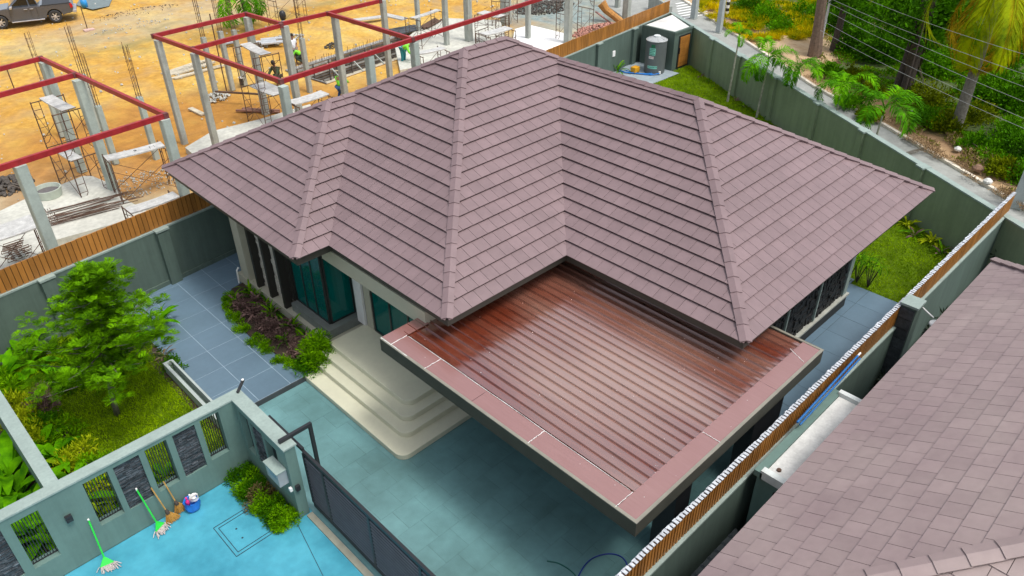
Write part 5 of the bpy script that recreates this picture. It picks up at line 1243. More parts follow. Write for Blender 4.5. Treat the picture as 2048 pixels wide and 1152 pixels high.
# ------------------------------------------------------------------ people
def skin(name, joints, edges, m, root, sub=1):
    me = bpy.data.meshes.new(name); me.from_pydata([j[0] for j in joints], edges, []); o = bpy.data.objects.new(name, me); COL.objects.link(o)
    md = o.modifiers.new('skin', 'SKIN'); 
    for i, j in enumerate(joints):
        r = j[1]; me.skin_vertices[0].data[i].radius = (r if isinstance(r, tuple) else (r, r)); me.skin_vertices[0].data[i].use_root = (i == 0)
    md.use_smooth_shade = True; s = o.modifiers.new('sub', 'SUBSURF'); s.levels = s.render_levels = sub
    dg = bpy.context.evaluated_depsgraph_get(); m2 = bpy.data.meshes.new_from_object(o.evaluated_get(dg)); bpy.data.objects.remove(o); m2.materials.clear(); m2.materials.append(m); m2.name = name
    q = bpy.data.objects.new(name, m2); COL.objects.link(q); q.parent = root; return q
def person(loc, rz, label, shirt, trousers, bend=0., arms='down', hat=None, crouch=0.):
    t = thing('person', loc, label, 'person', rz=rz); hz = .86 - crouch * .42
    cb, sb = math.cos(bend), math.sin(bend)
    def up(x, y, h):                            # point on the torso, h above the hips, bent forward (+y)
        return Vector((x, y * cb + h * sb, hz + h * cb - y * sb))
    kn = lambda s: Vector((s * .11, .02 + crouch * .38, .45 - crouch * .04)); an = lambda s: Vector((s * .12, -.02, .08)); 
    Jt = [(up(0, 0, .02), .13), (up(0, 0, .18), (.13, .10)), (up(0, 0, .38), (.165, .11)), (up(0, 0, .5), .07), (up(0, .01, .58), .052), (up(0, .03, .66), (.075, .085)), (up(0, .035, .75), (.075, .088)), (up(0, .03, .81), .045)]
    E_ = [(i, i + 1) for i in range(7)]
    ar = []
    for s in (-1, 1):
        sh = up(s * .19, 0, .44)
        if arms == 'hips': el = sh + Vector((s * .2, -.06, -.24)); wr = up(s * .16, .08, .06)
        elif arms == 'forward': el = sh + Vector((s * .05, .2 * cb + .05, -.26)); wr = el + Vector((-s * .06, .22, -.08 - .1 * sb))
        else: el = sh + Vector((s * .06, .0, -.28)); wr = el + Vector((0, .05, -.25))
        ar.append((sh, el, wr)); i = len(Jt); hn = (wr - el).normalized()
        Jt += [(sh, .06), (el, .045), (wr, .03), (wr + hn * .08, .035), (wr + hn * .15, .02)]; E_ += [(2, i), (i, i + 1), (i + 1, i + 2), (i + 2, i + 3), (i + 3, i + 4)]
    for s in (-1, 1):
        i = len(Jt); hp_ = Vector((s * .1, .0, hz - .02)); Jt += [(hp_, .095), (kn(s), .06), (an(s), .042), (an(s) + Vector((0, .06, -.04)), .04), (an(s) + Vector((0, .17, -.05)), .03)]; E_ += [(0, i), (i, i + 1), (i + 1, i + 2), (i + 2, i + 3), (i + 3, i + 4)]
    skin('body', Jt, E_, M_skin, t, 1)
    Js = [(up(0, 0, .0), .15), (up(0, 0, .18), (.155, .125)), (up(0, 0, .40), (.19, .135)), (up(0, 0, .5), .09)]; Es = [(0, 1), (1, 2), (2, 3)]
    for (sh, el, wr) in ar: i = len(Js); Js += [(sh, .082), (sh.lerp(el, .85 if not hat else 1), .068)]; Es += [(2, i), (i, i + 1)]
    if hat:                                      # long sleeves with the work clothes
        k = 4
        for n_, (sh, el, wr) in enumerate(ar): i = len(Js); Js += [(el.lerp(wr, .85), .05)]; Es += [(5 + 2 * n_, i)]
    skin('shirt', Js, Es, shirt, t, 1)
    Jp = [(up(0, 0, .03), .155)]; Ep = []
    for s in (-1, 1):
        i = len(Jp); lo = .55 if not hat else 1; Jp += [(Vector((s * .1, .0, hz - .04)), .115), (kn(s), .085)]; Ep += [(0, i), (i, i + 1)]
        if hat: Jp.append((an(s) + Vector((0, 0, .05)), .062)); Ep.append((i + 1, i + 2))
    skin('trousers', Jp, Ep, trousers, t, 1)
    hc = up(0, .035, .73); ax = (up(0, .035, .83) - hc).normalized(); fwd = Vector((0, ax.z, -ax.y))
    b = MB(); n_ = 12; pr_ = [(.088, -.01), (.094, .03), (.08, .075), (.045, .10), (0, .11)]
    if hat == 'straw': pr_ = [(.24, .0), (.10, .045), (.095, .09), (.06, .12), (0, .125)]
    elif hat: pr_ = [(.105, -.08), (.108, .0), (.1, .06), (.06, .105), (0, .115)]
    sd_ = Vector((1, 0, 0))
    for r, h in pr_:
        for k in range(n_): a = 2 * PI * k / n_; b.v.append(tuple(hc + ax * (h + .01) + (sd_ * math.cos(a) + fwd * math.sin(a)) * r - fwd * .012))
    for j in range(len(pr_) - 1):
        for k in range(n_): b.f.append([j * n_ + k, j * n_ + (k + 1) % n_, (j + 1) * n_ + (k + 1) % n_, (j + 1) * n_ + k]); b.m.append(0); b.t.append(0.)
    me = bpy.data.meshes.new('hat'); me.from_pydata(b.v, [], b.f); me.materials.append(mat('straw_hat', (.5, .42, .25), .8) if hat == 'straw' else (M_hair if hat != 'red' else mat('red_cap', (.4, .03, .03), .8)))
    o = bpy.data.objects.new('hat' if hat else 'hair', me); COL.objects.link(o); o.parent = t
    # face: eyes, nose and ears
    b = MB(); 
    for s in (-1, 1): b.lathe(tuple(hc + fwd * .083 + sd_ * s * .03 - ax * .01), [(0, -.008), (.01, 0), (0, .008)], 6)
    me = bpy.data.meshes.new('eyes'); me.from_pydata(b.v, [], b.f); me.materials.append(M_hair); o = bpy.data.objects.new('eyes', me); COL.objects.link(o); o.parent = t
    b = MB(); b.lathe(tuple(hc + fwd * .092 - ax * .035), [(.014, -.012), (.008, .02), (0, .03)], 6); 
    for s in (-1, 1): b.lathe(tuple(hc + sd_ * s * .08 - ax * .02), [(0, -.025), (.014, 0), (0, .025)], 6)
    me = bpy.data.meshes.new('nose_and_ears'); me.from_pydata(b.v, [], b.f); me.materials.append(M_skin); o = bpy.data.objects.new('nose_and_ears', me); COL.objects.link(o); o.parent = t
    return t
p = P(592, 130, 0); person(p, rad(200), 'man in a white shirt and grey shorts standing with hands on his hips', mat('white_shirt', (.75, .78, .85), .8), mat('grey_shorts', (.13, .14, .14), .8), arms='hips')
p = P(560, 172, .05); person(p, rad(110), 'man in a dark green jacket crouching beside the scaffold', mat('dark_green_jacket', (.035, .06, .025), .8), mat('dark_trousers', (.03, .05, .04), .8), crouch=.75, arms='forward', hat='cap', bend=.25)
p = P(606, 128, .0); person(p, rad(60), 'worker in neon green bent over behind the short column by the white shirt', M_neon, mat('dark_trousers', (.03, .05, .04), .8), crouch=.9, arms='forward', hat='cap', bend=.8)
p = P(692, 205, -1.0); p = S2W(*[c for c in W2S(p)], 0); person((p.x, p.y, -1.0) if PIT[0] < W2S(p)[0] < PIT[1] and PIT[2] < W2S(p)[1] < PIT[3] else (P(683, 200, 0).x, P(683, 200, 0).y, 0), rad(-60), 'worker in neon green and a straw hat at the near side of the pit', M_neon, mat('blue_trousers', (.02, .07, .18), .8), arms='forward', hat='straw', bend=.3, crouch=.5)
p = P(808, 128, 0); person(p, rad(-160), 'worker in neon green with a red cap bending over beside the pit', M_neon, mat('teal_trousers', (.02, .22, .25), .8), arms='forward', hat='red', bend=1.15)

# ================================================================== SHED, TANK, PUMP
sh = thing('garden_shed', (34.6, 23.2, 0), 'small grey green shed with white flat roof and wooden door in the far corner', 'shed')
sx0, sx1, sy0, sy1 = 33.55, 35.7, 22.42, 24.55
x = MB(); x.prism([(sx0, sy0), (bwx(sy0, .12), sy0), (bwx(24.6, .12), 24.6), (sx0, 24.5)], 0, 2.02); x.build('wall', M_wall, sh)
x = MB(); x.prism([(sx0 + .1, sy0 + .1), (bwx(sy0, .3), sy0 + .1), (bwx(24.6, .2), 24.6), (sx0 + .1, 24.4)], 2.02, 2.09); x.build('roof', M_slab, sh)
x = MB(); x.prism([(sx0 - .03, sy0 - .03), (bwx(sy0, .1), sy0 - .03), (bwx(sy0, .1), sy0 + .095), (sx0 - .03, sy0 + .095)], 2.023, 2.13); x.build('parapet', M_wall, sh)
x = MB(); x.box(sx0 - .03, sx0 + .095, sy0 + .098, 24.45, 2.023, 2.13); x.build('parapet', M_wall, sh)
x = MB(); x.box(33.95, 34.95, sy0 - .03, sy0 - .003, .17, 1.86); x.build('door_frame', M_black, sh)
dr = MB(); dr.box(34.03, 34.87, sy0 - .045, sy0 - .032, .24, 1.79); dr = dr.build('door', mat('door_backing', (.3, .13, .03), .6), sh)
for k in range(13):
    x = MB(); x.box(34.04, 34.86, sy0 - .058, sy0 - .046, .25 + k * .118, .25 + k * .118 + .108); x.build('plank', M_plank, dr)
x = MB(); x.box(34.0, 34.03, sy0 - .09, sy0 - .046, .95, 1.25); x.build('handle', M_black, dr)
tc = Vector((32.85, 23.0, .155)); tk = thing('water_tank', tc, 'tall dark grey round water tank with teal labels and silver lid beside the shed', 'water tank')
M_tank = mat('dark_tank_plastic', (.115, .13, .132), .5, .06, 3); x = MB(); x.lathe(tc, [(0, 0), (.5, 0), (.53, .03), (.53, 1.62), (.50, 1.66), (0, 1.66)], 36); x.build('shell', M_tank, tk, smooth=False)
M_lid = mat('silver_grey_lid', (.36, .38, .38), .4, .06); x = MB(); x.lathe(tc + Vector((0, 0, 1.66)), [(.54, -.03), (.55, .0), (.50, .03), (.22, .13), (.0, .14)], 36); x.build('lid', M_lid, tk)
for k in range(8):
    a = k * PI / 4; x = MB(); x.beam(tc + Vector((.2 * math.cos(a), .2 * math.sin(a), 1.80)), tc + Vector((.5 * math.cos(a), .5 * math.sin(a), 1.70)), .03, .02); x.build('lid_rib', M_lid, tk)
x = MB(); x.lathe(tc + Vector((0, 0, 1.78)), [(.18, 0), (.18, .07), (.14, .09), (0, .09)], 20); x.build('hatch', mat('pale_hatch', (.6, .64, .64), .4), tk)
def decal(a0, a1, z0, z1, m, r=.534, slope=0.):
    x = MB(); n = 10
    for k in range(n):
        a, b = a0 + (a1 - a0) * k / n, a0 + (a1 - a0) * (k + 1) / n
        x.face([tc + Vector((r * math.cos(a), r * math.sin(a), z0 + slope * (a - a0))), tc + Vector((r * math.cos(b), r * math.sin(b), z0 + slope * (b - a0))), tc + Vector((r * math.cos(b), r * math.sin(b), z1 + slope * (b - a0))), tc + Vector((r * math.cos(a), r * math.sin(a), z1 + slope * (a - a0)))])
    return x
face = math.atan2(-tc.y, -tc.x)                # the side towards the middle of the plot
M_tealp = mat('teal_label', (.22, .58, .48), .5, .05); M_dgreen = mat('green_label', (.01, .14, .06), .5)
L1 = decal(face - .62, face - .02, .98, 1.34, M_tealp).build('label', M_tealp, tk)
decal(face - .48, face - .1, 1.35, 1.52, M_dgreen, .5335).build('label', M_dgreen, tk)
decal(face - .66, face - .14, .80, .92, M_white, .5338).build('label', M_white, tk)
decal(face - .72, face + .26, .30, .44, M_tealp).build('label', M_tealp, tk)
for row, zc, st_, en in ((0, 1.28, -.56, -.1), (1, 1.20, -.58, -.08), (2, 1.11, -.56, -.2), (3, 1.03, -.5, -.1), (4, .86, -.6, -.2), (5, .37, -.6, .2)):
    a = st_; x = MB()
    while a < en:
        d_2 = random.uniform(.03, .09); y = decal(face + a, face + a + d_2, zc - .022, zc + .022, None, .5362); x.add(y.v, y.f); a += d_2 + .04
    x.build('print', M_dgreen if row != 4 else mat('red_print', (.4, .03, .03), .5), tk)
pm = thing('water_pump', (32.0, 22.75, .155), 'small yellow water pump on blue pipes in front of the dark tank', 'pump'); pc_ = Vector((31.95, 23.55, .16))
x = MB(); x.box(pc_.x - .2, pc_.x + .2, pc_.y - .16, pc_.y + .16, .22, .5); o = x.build('casing', mat('yellow_casing', (.62, .30, .01), .4), pm); md = o.modifiers.new('bevel', 'BEVEL'); md.width = .04; md.segments = 3
x = MB(); x.lathe((pc_.x, pc_.y, .16), [(.2, 0), (.2, .06), (0, .06)], 14); x.build('foot', M_black, pm)
M_bpipe = mat('blue_pipe', (.01, .16, .5), .35)
x = MB(); x.tube([(31.6, 24.3, .22), (31.55, 23.9, .22), (31.75, 23.5, .22), (32.0, 23.15, .2), (32.3, 22.85, .2), (32.6, 22.6, .22), (32.7, 22.5, .25)], .035, 8); x.build('pipe', M_bpipe, pm)
x = MB(); x.tube([(31.75, 24.0, .25), (31.9, 23.3, .2), (32.2, 22.7, .2), (32.55, 22.45, .25)], .03, 8); x.tube([(32.2, 22.7, .2), (32.35, 22.9, .2)], .03, 8); x.build('pipe', M_bpipe, pm)
x = MB(); x.lathe((32.62, 22.48, .2), [(0, 0), (.06, 0), (.06, .12), (0, .12)], 10); x.build('valve', M_white, pm)
qx = 31.2; x = MB(); x.box(qx - .1, qx + .1, fence_y(qx) - .125, fence_y(qx) - .075, 1.0, 1.28); tag(x.build('socket_box', M_white, origin=(qx, fence_y(qx), 1.1)), 'small white socket box on the wall above the yellow pump', 'socket')

# ================================================================== POLES, WIRES
def pole(p, h, label, wd=.24, m=None, sides=4):
    t = thing('utility_pole', p, label, 'pole'); x = MB(); x.add([(p[0] + s * wd / 2 * k, p[1] + q * wd / 2 * k, z) for z, k in ((0, 1.1), (h, .75)) for q, s in ((-1, -1), (-1, 1), (1, 1), (1, -1))], [(0, 1, 5, 4), (1, 2, 6, 5), (2, 3, 7, 6), (3, 0, 4, 7), (4, 5, 6, 7)]); x.build('shaft', m or mat('pole_concrete', (.36, .40, .40), .8, .12, 3, .2), t)
    x = MB(); x.box(p[0] - .2, p[0] + .2, p[1] - .2, p[1] + .2, -.05, .06); x.build('foot', M_conc, t); return t
q1, q2, q3, q4 = P(1387, 38, 0), P(1437, 66, 0), P(2026, 422, 0), P(1636, 112, 0)
pole(q1, 8, 'thick grey concrete pole by the zebra crossing at the top', .3); pole(q2, 8, 'slimmer grey concrete pole by the striped post', .26)
pole((q3.x + .3, q3.y, 0), 8, 'grey concrete pole at the right edge outside the rear wall', .34); pole((q4.x, q4.y, 0), 7, 'thin white pole behind the brown tree trunk', .1, M_white)
t = thing('striped_post', P(1452, 35, 0), 'short post with black and white bands on the verge', 'post'); p = P(1452, 37, 0)
for k in range(8):
    x = MB(); x.lathe((p.x, p.y, .08 + k * .19), [(0, 0), (.11, 0), (.11, .185), (0, .185)], 12); x.build('band', M_black if k % 2 == 0 else M_white, t)
x = MB(); x.box(p.x - .35, p.x + .3, p.y - .25, p.y + .25, -.03, .08); x.build('foot', M_conc, t)
for i, (a, b, z) in enumerate((((1650, -8), (2060, 152), 4.6), ((1655, 5), (2060, 178), 4.3), ((1655, 22), (2060, 208), 4.1), ((1652, 45), (2060, 242), 3.9), ((1640, 60), (2060, 262), 3.7), ((1690, -20), (2060, 112), 4.9))):
    A_, B_ = P(*a, z - .5), P(*b, z + .2)
    pts = [A_.lerp(B_, k / 16) - Vector((0, 0, .12 * (1 - (2 * k / 16 - 1) ** 2))) for k in range(0, 18)]
    x = MB(); x.tube(pts, .007, 4); tag(x.build('power_line', mat('grey_cable', (.3, .3, .3), .5), origin=A_), '%s grey cable from the top in the bundle crossing the trees' % ('second', 'third', 'fourth', 'fifth', 'lowest', 'topmost')[i], 'cable')
# ================================================================== VEGETATION
def xf(V, M):
    M = np.array(M); return V @ M[:3, :3].T + M[:3, 3]
def frond_mesh(L, droop, nl, ll, lw, m, name='frond', vee=.5, rise=.6, stemr=.014, sweep=0.):
    """feather palm frond along +x: arching rachis with leaflets on both sides"""
    n = 14; pts = []
    a = rise; x = z = 0.
    for i in range(n + 1):
        pts.append((x, 0, z)); a -= droop / n * (1 + i / n); x += L / n * math.cos(a); z += L / n * math.sin(a)
    pts = np.array(pts); t = np.repeat(np.linspace(.14, 1, nl), 2); sgn = np.tile([-1, 1], nl)
    f = t * n; i0 = np.minimum(f.astype(int), n - 1); fr = (f - i0)[:, None]; p = pts[i0] * (1 - fr) + pts[i0 + 1] * fr; tg = nrm(pts[i0 + 1] - pts[i0])
    up = np.stack([-tg[:, 2], np.zeros(len(t)), tg[:, 0]], 1); side = np.zeros((len(t), 3)); side[:, 1] = sgn
    D = side * (1.0 - .35 * sweep) + tg * (.35 + .7 * t[:, None] + .8 * sweep) + up * (rng.uniform(-.2, 1, len(t))[:, None] * vee - .15)
    Ls = ll * np.sin(PI * (.12 + .80 * t)) * rng.uniform(.85, 1.15, len(t)) + .04
    # leaflets in two joints so that their tips hang
    h = nrm(D); mid = p + h * Ls[:, None] * .55; D2 = h + np.array([0, 0, -.55]); V1, F1 = leafarr(p, D, up, Ls * .62, lw, .6, .1); V2, F2 = leafarr(mid - h * Ls[:, None] * .12, D2, up, Ls * .58, lw * .8, .3, .1)
    st = MB(); st.tube([tuple(q) for q in pts], [stemr * (1 - .8 * i / n) for i in range(n + 1)], 5)
    V = np.concatenate([V1, V2]); F = np.concatenate([F1, F2 + len(V1)])
    sv = np.array(st.v); sf = []
    for q in st.f: sf += [(q[0], q[k], q[k + 1]) for k in range(1, len(q) - 1)]
    F = np.concatenate([F, np.array(sf) + len(V)]); V = np.concatenate([V, sv])
    return rawmesh(name, V, F, [m])
def palm(base, h, label, lean=(0, 0), nf=6, L=1.0, trunk_r=.05, m=None, bark=None, meshes=None, rises=(.2, 1.1), crownshaft=True, group=None, cat='palm tree'):
    t = thing('palm_tree', base, label, cat, group); b = MB(); n = 12; pts = []; rr = []
    for i in range(n + 1):
        k = i / n; pts.append(Vector(base) + Vector((lean[0] * k, lean[1] * k, h * k))); rr.append(trunk_r * (1.25 - .55 * k + .06 * (i % 2)))
    b.tube(pts, rr, 8); b.build('trunk', bark or M_bark, t)
    top = Vector((lean[0], lean[1], h))
    if crownshaft:
        b = MB(); b.tube([Vector(base) + top, Vector(base) + top + Vector((lean[0] * .1, lean[1] * .1, .35))], [trunk_r * .9, trunk_r * .5], 7); b.build('crownshaft', M_leafd, t); top = top + Vector((0, 0, .28))
    for i in range(nf):
        a = 2 * PI * i / nf + random.uniform(-.35, .35); share(random.choice(meshes), 'frond', t, top, (random.uniform(-.2, .2), -random.uniform(rises[0], rises[1]) + .6, a), random.uniform(.85, 1.12) * L)
    return t
M_palm = mat('palm_leaf', (.015, .11, .0), .4, .4, 3, col2=(.07, .24, .0), trans=.2); M_palm2 = mat('palm_leaf_bright', (.05, .25, .0), .4, .4, 3, col2=(.14, .38, .0), trans=.25)
FR = [frond_mesh(1.75, d, 40, .46, .042, M_palm if k % 3 else M_palm2, vee=.5, rise=1.0) for k, d in enumerate((1.7, 2.1, 2.5, 1.8))]
pb_ = lambda px, py: P(px, py, .15)
for (px, py, h, lab, L, nf) in ((1455, 203, 2.75, 'thin garden palm nearest the shed with a bare whitish trunk', .62, 5), (1513, 235, 2.35, 'garden palm with a full dark crown second from the shed', 1.1, 7), (1571, 257, 2.35, 'garden palm with yellowish fronds third from the shed', .95, 6), (1655, 292, 2.2, 'garden palm with a bright green crown fourth from the shed', 1.1, 7), (1737, 324, 1.9, 'garden palm with two long dark side fronds farthest from the shed', 1.35, 6)):
    q = pb_(px, py); palm(q, h, lab, (.15, .0), nf, L, .045, meshes=FR, bark=mat('pale_palm_bark', (.33, .33, .26), .8, .3, 9))
# coconut palm
M_coc = mat('coconut_leaf', (.12, .22, .0), .45, .35, 1.5, col2=(.34, .40, .0), trans=.3); M_cocd = mat('dry_coconut_leaf', (.26, .15, .0), .6, .35, 1.5, col2=(.38, .27, .005), trans=.25)
CF_ = [frond_mesh(5.2, d, 90, 1.3, .03, m, vee=.1, rise=.4, stemr=.045, sweep=.8) for d, m in ((1.5, M_coc), (1.9, M_coc), (1.1, M_coc), (1.8, M_cocd))]
q = P(1910, 260, .1); ck = thing('coconut_palm', q, 'tall coconut palm with a grey ringed trunk and drooping yellow green fronds at the right', 'palm tree')
b = MB(); b.tube([q + Vector((0, 0, 6.3 * i / 30)) for i in range(31)], [.25 - .0035 * i + (.006 if i % 2 else 0) for i in range(31)], 12); b.build('trunk', M_bark, ck, smooth=True)
for i in range(14):
    a = 2 * PI * i / 14 * 1.0 + random.uniform(-.2, .2); dry = i % 3 == 0
    share(CF_[3] if dry else CF_[i % 3], 'frond', ck, (0, 0, 6.5), (random.uniform(-.2, .2), random.uniform(.4, .9) if dry else random.uniform(-.3, .55), a), random.uniform(.85, 1.05))
for i in range(9):
    a = i * .7; b = MB(); c = q + Vector((.35 * math.cos(a), .35 * math.sin(a), 6.05 - .1 * (i % 3))); b.lathe(c, [(0, -.14), (.1, -.09), (.13, 0), (.09, .1), (0, .14)], 8); b.build('coconut', M_leafd, ck, smooth=True)
q = P(503, 62, 0); palm(q, 1.9, 'small palm behind the far corner column of the right red frame', (-.1, .3), 7, 1.7, .14, meshes=[CF_[0], FR[0]] if 0 else FR, bark=M_barkd, rises=(-.3, .6))
# ---- bushes built from leaf clumps
def cloud(n, clumps, sig, L, W, up=.35, seed=None):
    """leaf positions gathered round clump centres; returns V,F"""
    cl = np.asarray(clumps); k = rng.integers(0, len(cl), n); off = rdir(n) * (rng.uniform(0, 1, (n, 1)) ** .45) * sig
    Pn = cl[k, :3] + off; D = nrm(off + np.array([0, 0, up * sig])) + rdir(n) * .55; N = rdir(n, .2, 1) + nrm(off)
    return leafarr(Pn, D, N, rng.uniform(L * .6, L * 1.3, n), rng.uniform(W * .7, W * 1.2, n), .45, .15)
def bush(c, rx, ry, rz, n, L, W, m, label, name='shrub', cat='shrub', group=None, clumps=14, stem=True, low=.15, thingless=False):
    t = thing(name, c, label, cat, group); d = rdir(clumps, -.3 if low < .2 else -.9, 1); r = rng.uniform(.45, 1, (clumps, 1)); cl = d * r * np.array([rx, ry, rz]); cl[:, 2] = np.abs(cl[:, 2]) if low < .3 else cl[:, 2] + low
    V, F = cloud(n, cl, .42 * min(rx, ry, rz * 1.3) + L * .5, L, W); V[:, 2] = np.maximum(V[:, 2], .005)
    link('foliage', rawmesh('foliage', V, F, [m]), t)
    if stem:
        b = MB()
        for k in range(5): e = cl[k % clumps]; b.tube([(0, 0, 0), (e[0] * .4, e[1] * .4, e[2] * .6), tuple(e)], [.03 * rx + .01, .02 * rx + .006, .006], 5)
        me = bpy.data.meshes.new('stem'); me.from_pydata(b.v, [], b.f); me.materials.append(M_barkd); link('stem', me, t)
    return t
# garden tree with pinnate leaves in rosettes
def tree_pinnate(base, label):
    t = thing('garden_tree', base, label, 'tree'); B_ = Vector(base)
    b = MB(); rr = random.Random(11); tips = []
    trunk = [Vector((0, 0, 0)), Vector((.02, -.02, .5)), Vector((.10, -.06, 1.1)), Vector((.24, -.14, 1.9)), Vector((.38, -.26, 2.9)), Vector((.45, -.36, 4.05))]
    b.tube([B_ + p for p in trunk], [.075, .065, .055, .045, .03, .012], 8)
    tr_ = lambda k: trunk[min(int(k * 5), 4)].lerp(trunk[min(int(k * 5), 4) + 1], k * 5 - min(int(k * 5), 4))
    for i in range(58):
        k = .42 + .57 * i / 57; kk = .30 + .68 * i / 57; o = tr_(k); a = i * 2.4 + rr.uniform(-.3, .3); R = 1.36 * max(.08, math.sin(PI * kk ** .75)) ** .8 * rr.uniform(.75, 1.1) + .12
        e = o + Vector((R * math.cos(a), R * math.sin(a), R * rr.uniform(.12, .5))); mth = o.lerp(e, .5) + Vector((0, 0, -.05 * R))
        b.tube([B_ + o, B_ + mth, B_ + e], [.022, .013, .005], 5)
        for s in range(13): tips.append((o.lerp(mth, .3 + s * .1) if s < 7 else mth.lerp(e, (s - 6) / 6)) + Vector((rr.uniform(-.22, .22), rr.uniform(-.22, .22), rr.uniform(-.08, .16))))
        tips += [e + Vector((rr.uniform(-.12, .12), rr.uniform(-.12, .12), rr.uniform(0, .1))) for _ in range(2)]
    b.build('trunk', M_bark, t, smooth=True)
    T = np.array([tuple(x) for x in tips]); nt_ = len(T); nf = 7; m = 9
    ax = nrm(T - np.array([.15, -.1, 1.2])) * .7 + np.array([0, 0, .6])
    Pn = []; Dn = []; Nn = []; Ln = []; Wn = []
    for f in range(nf):
        a = rng.uniform(0, 2 * PI, nt_); d = np.stack([np.cos(a), np.sin(a), np.zeros(nt_)], 1) + ax * .55; d = nrm(d); Lf = rng.uniform(.14, .27, nt_)
        side = nrm(np.cross(d, np.array([0, 0, 1.]) + rdir(nt_) * .3)); nn = np.cross(side, d)
        for j in range(m):
            k = .25 + .75 * j / (m - 1); c = T + d * (Lf * k)[:, None] + np.array([0, 0, -1]) * (Lf * .35 * k * k)[:, None]
            for s in (-1, 1):
                if j == m - 1 and s == 1: continue
                dd = side * s * (1 if j < m - 1 else 0.05) + d * (.75 if j < m - 1 else 1.); Pn.append(c); Dn.append(dd); Nn.append(nn); Ln.append(Lf * .40 * math.sin(PI * (.25 + .6 * k))); Wn.append(Lf * .062)
    V, F = leafarr(np.concatenate(Pn), np.concatenate(Dn), np.concatenate(Nn), np.concatenate(Ln), np.concatenate(Wn), .5, .1)
    o = link('crown', rawmesh('crown', V, F, [mat('tree_leaf', (.018, .10, .0), .4, .45, 3.2, col2=(.13, .31, .0), trans=.3, fine=.35)]), t)
    return t
tree_pinnate((2.79, 16.84, .15), 'young feathery leaved tree standing on the left garden lawn')
# broad leaved plants
def blade(L, W, arch_, m, stalk=.35, name='leaf'):
    n = 8; V = []; F = []; x = z = 0.; a = .95; pts = [(0, 0)]
    tot = L * (1 + stalk)
    for i in range(n + 4): a -= arch_ / (n + 4); x += tot / (n + 4) * math.cos(a); z += tot / (n + 4) * math.sin(a); pts.append((x, z))
    for i, (x, z) in enumerate(pts):
        k = max(0, (i - 3) / (len(pts) - 4)); w_ = .012 if i < 3 else W / 2 * (math.sin(PI * min(1, k * .92 + .06)) ** .7 + .02)
        V += [(x, -w_, z + w_ * .35), (x, 0, z), (x, w_, z + w_ * .35)]
    for i in range(len(pts) - 1):
        a_ = i * 3; F += [(a_, a_ + 1, a_ + 4, a_ + 3), (a_ + 1, a_ + 2, a_ + 5, a_ + 4)]
    return rawmesh(name, V, F, [m], smooth=True)
M_broad = mat('broad_leaf_green', (.03, .19, .0), .35, .35, 3, col2=(.12, .34, .0), trans=.3, objvar=.2); M_broad2 = mat('lime_broad_leaf', (.18, .36, .0), .4, .3, 4, col2=(.32, .45, .01), trans=.3, objvar=.2)
BL = [blade(.55, .20, 1.2, M_broad), blade(.7, .17, 1.6, M_broad), blade(.45, .22, 1.0, M_broad)]; BLy = [blade(.5, .13, 1.5, M_broad2), blade(.4, .12, 1.2, M_broad2)]
BLn = [blade(.42, .05, 1.3, M_leaf, .1), blade(.5, .045, 1.8, M_leafd, .1)]; BLy2 = [blade(.34, .055, 1.5, M_leafy, .1)]; BLr = [blade(.3, .06, 1.2, M_leafr, .1)]
def leafy(c, n, meshes, label, sc=1., name='leafy_plant', cat='plant', group=None, tilt=.5):
    t = thing(name, c, label, cat, group)
    for i in range(n): share(random.choice(meshes), 'leaf', t, (random.uniform(-.07, .07), random.uniform(-.07, .07), 0), (random.uniform(-.3, .3), random.uniform(-tilt, tilt), i * 2.4 + random.uniform(-.3, .3)), sc * random.uniform(.7, 1.2))
    return t
ordn = ('first', 'second', 'third', 'fourth', 'fifth', 'sixth', 'seventh', 'eighth', 'ninth', 'tenth')
for i in range(7): leafy((random.uniform(1.1, 1.3), 13.95 + i * .6, .13), 9, BL if i % 3 else BLy, '%s %s leaved plant from the street wall, right of the dividing wall' % (ordn[i], 'green broad' if i % 3 else 'lime'), .95)
for i in range(5): leafy((1.55 + .35 * i + .06 * random.random(), 13.98, .13), 9, BL if i % 2 else BLy, '%s leafy plant from the dividing wall in the row behind the barred openings' % ordn[i], .75)
for i in range(4): leafy((2.1 + .48 * i, 13.75, .13), 10, BLy2 + BLn, 'low grassy tuft behind the street wall near opening %s' % ('one', 'two', 'three', 'four')[i], .9, name='grassy_tuft')
for i, (x_, y_, r_, m_) in enumerate(((1.55, 14.6, .35, M_leafy), (1.7, 15.3, .3, M_leaf), (1.5, 16.0, .4, M_leafy), (1.6, 16.9, .4, M_leaf), (1.3, 17.6, .45, M_leafd), (1.7, 18.4, .4, M_leafr), (2.3, 18.9, .4, M_leafd), (2.9, 19.4, .4, M_leaf), (3.5, 19.9, .35, M_leafr))):
    bush((x_, y_, .12), r_, r_, r_ * 1.2, 1100, .12, .035, m_, '%s bushy plant from the street wall at the inner edge of the left bed' % ordn[i], clumps=9)
k = 0
for i in range(4):
    for j in range(3): leafy((.2 - j * .62, 14.15 + i * .75 + .3 * (j % 2), .1), 18, BL, '%s large leaved plant from the street wall, %s row beyond the dividing wall' % (ordn[i], ('nearest', 'middle', 'outer')[j]), 1.3)
for i in range(5):
    bush((1.0 + .12 * (i % 2), 17.3 + i * .7, .12), .42, .42, .55, 1300, .13, .035, M_leafy if i < 3 else M_leaf, '%s yellow green bush along the dividing wall beyond the broad leaves' % ordn[i], clumps=10)
for i, (px, py, s) in enumerate(((20, 720, 1.1), (60, 690, 1.3), (15, 660, 1.0), (45, 640, 1.0))): leafy(P(px, py + 40, .13), 11, BL, '%s big leaved plant below the left side of the tree crown' % ordn[i], s)
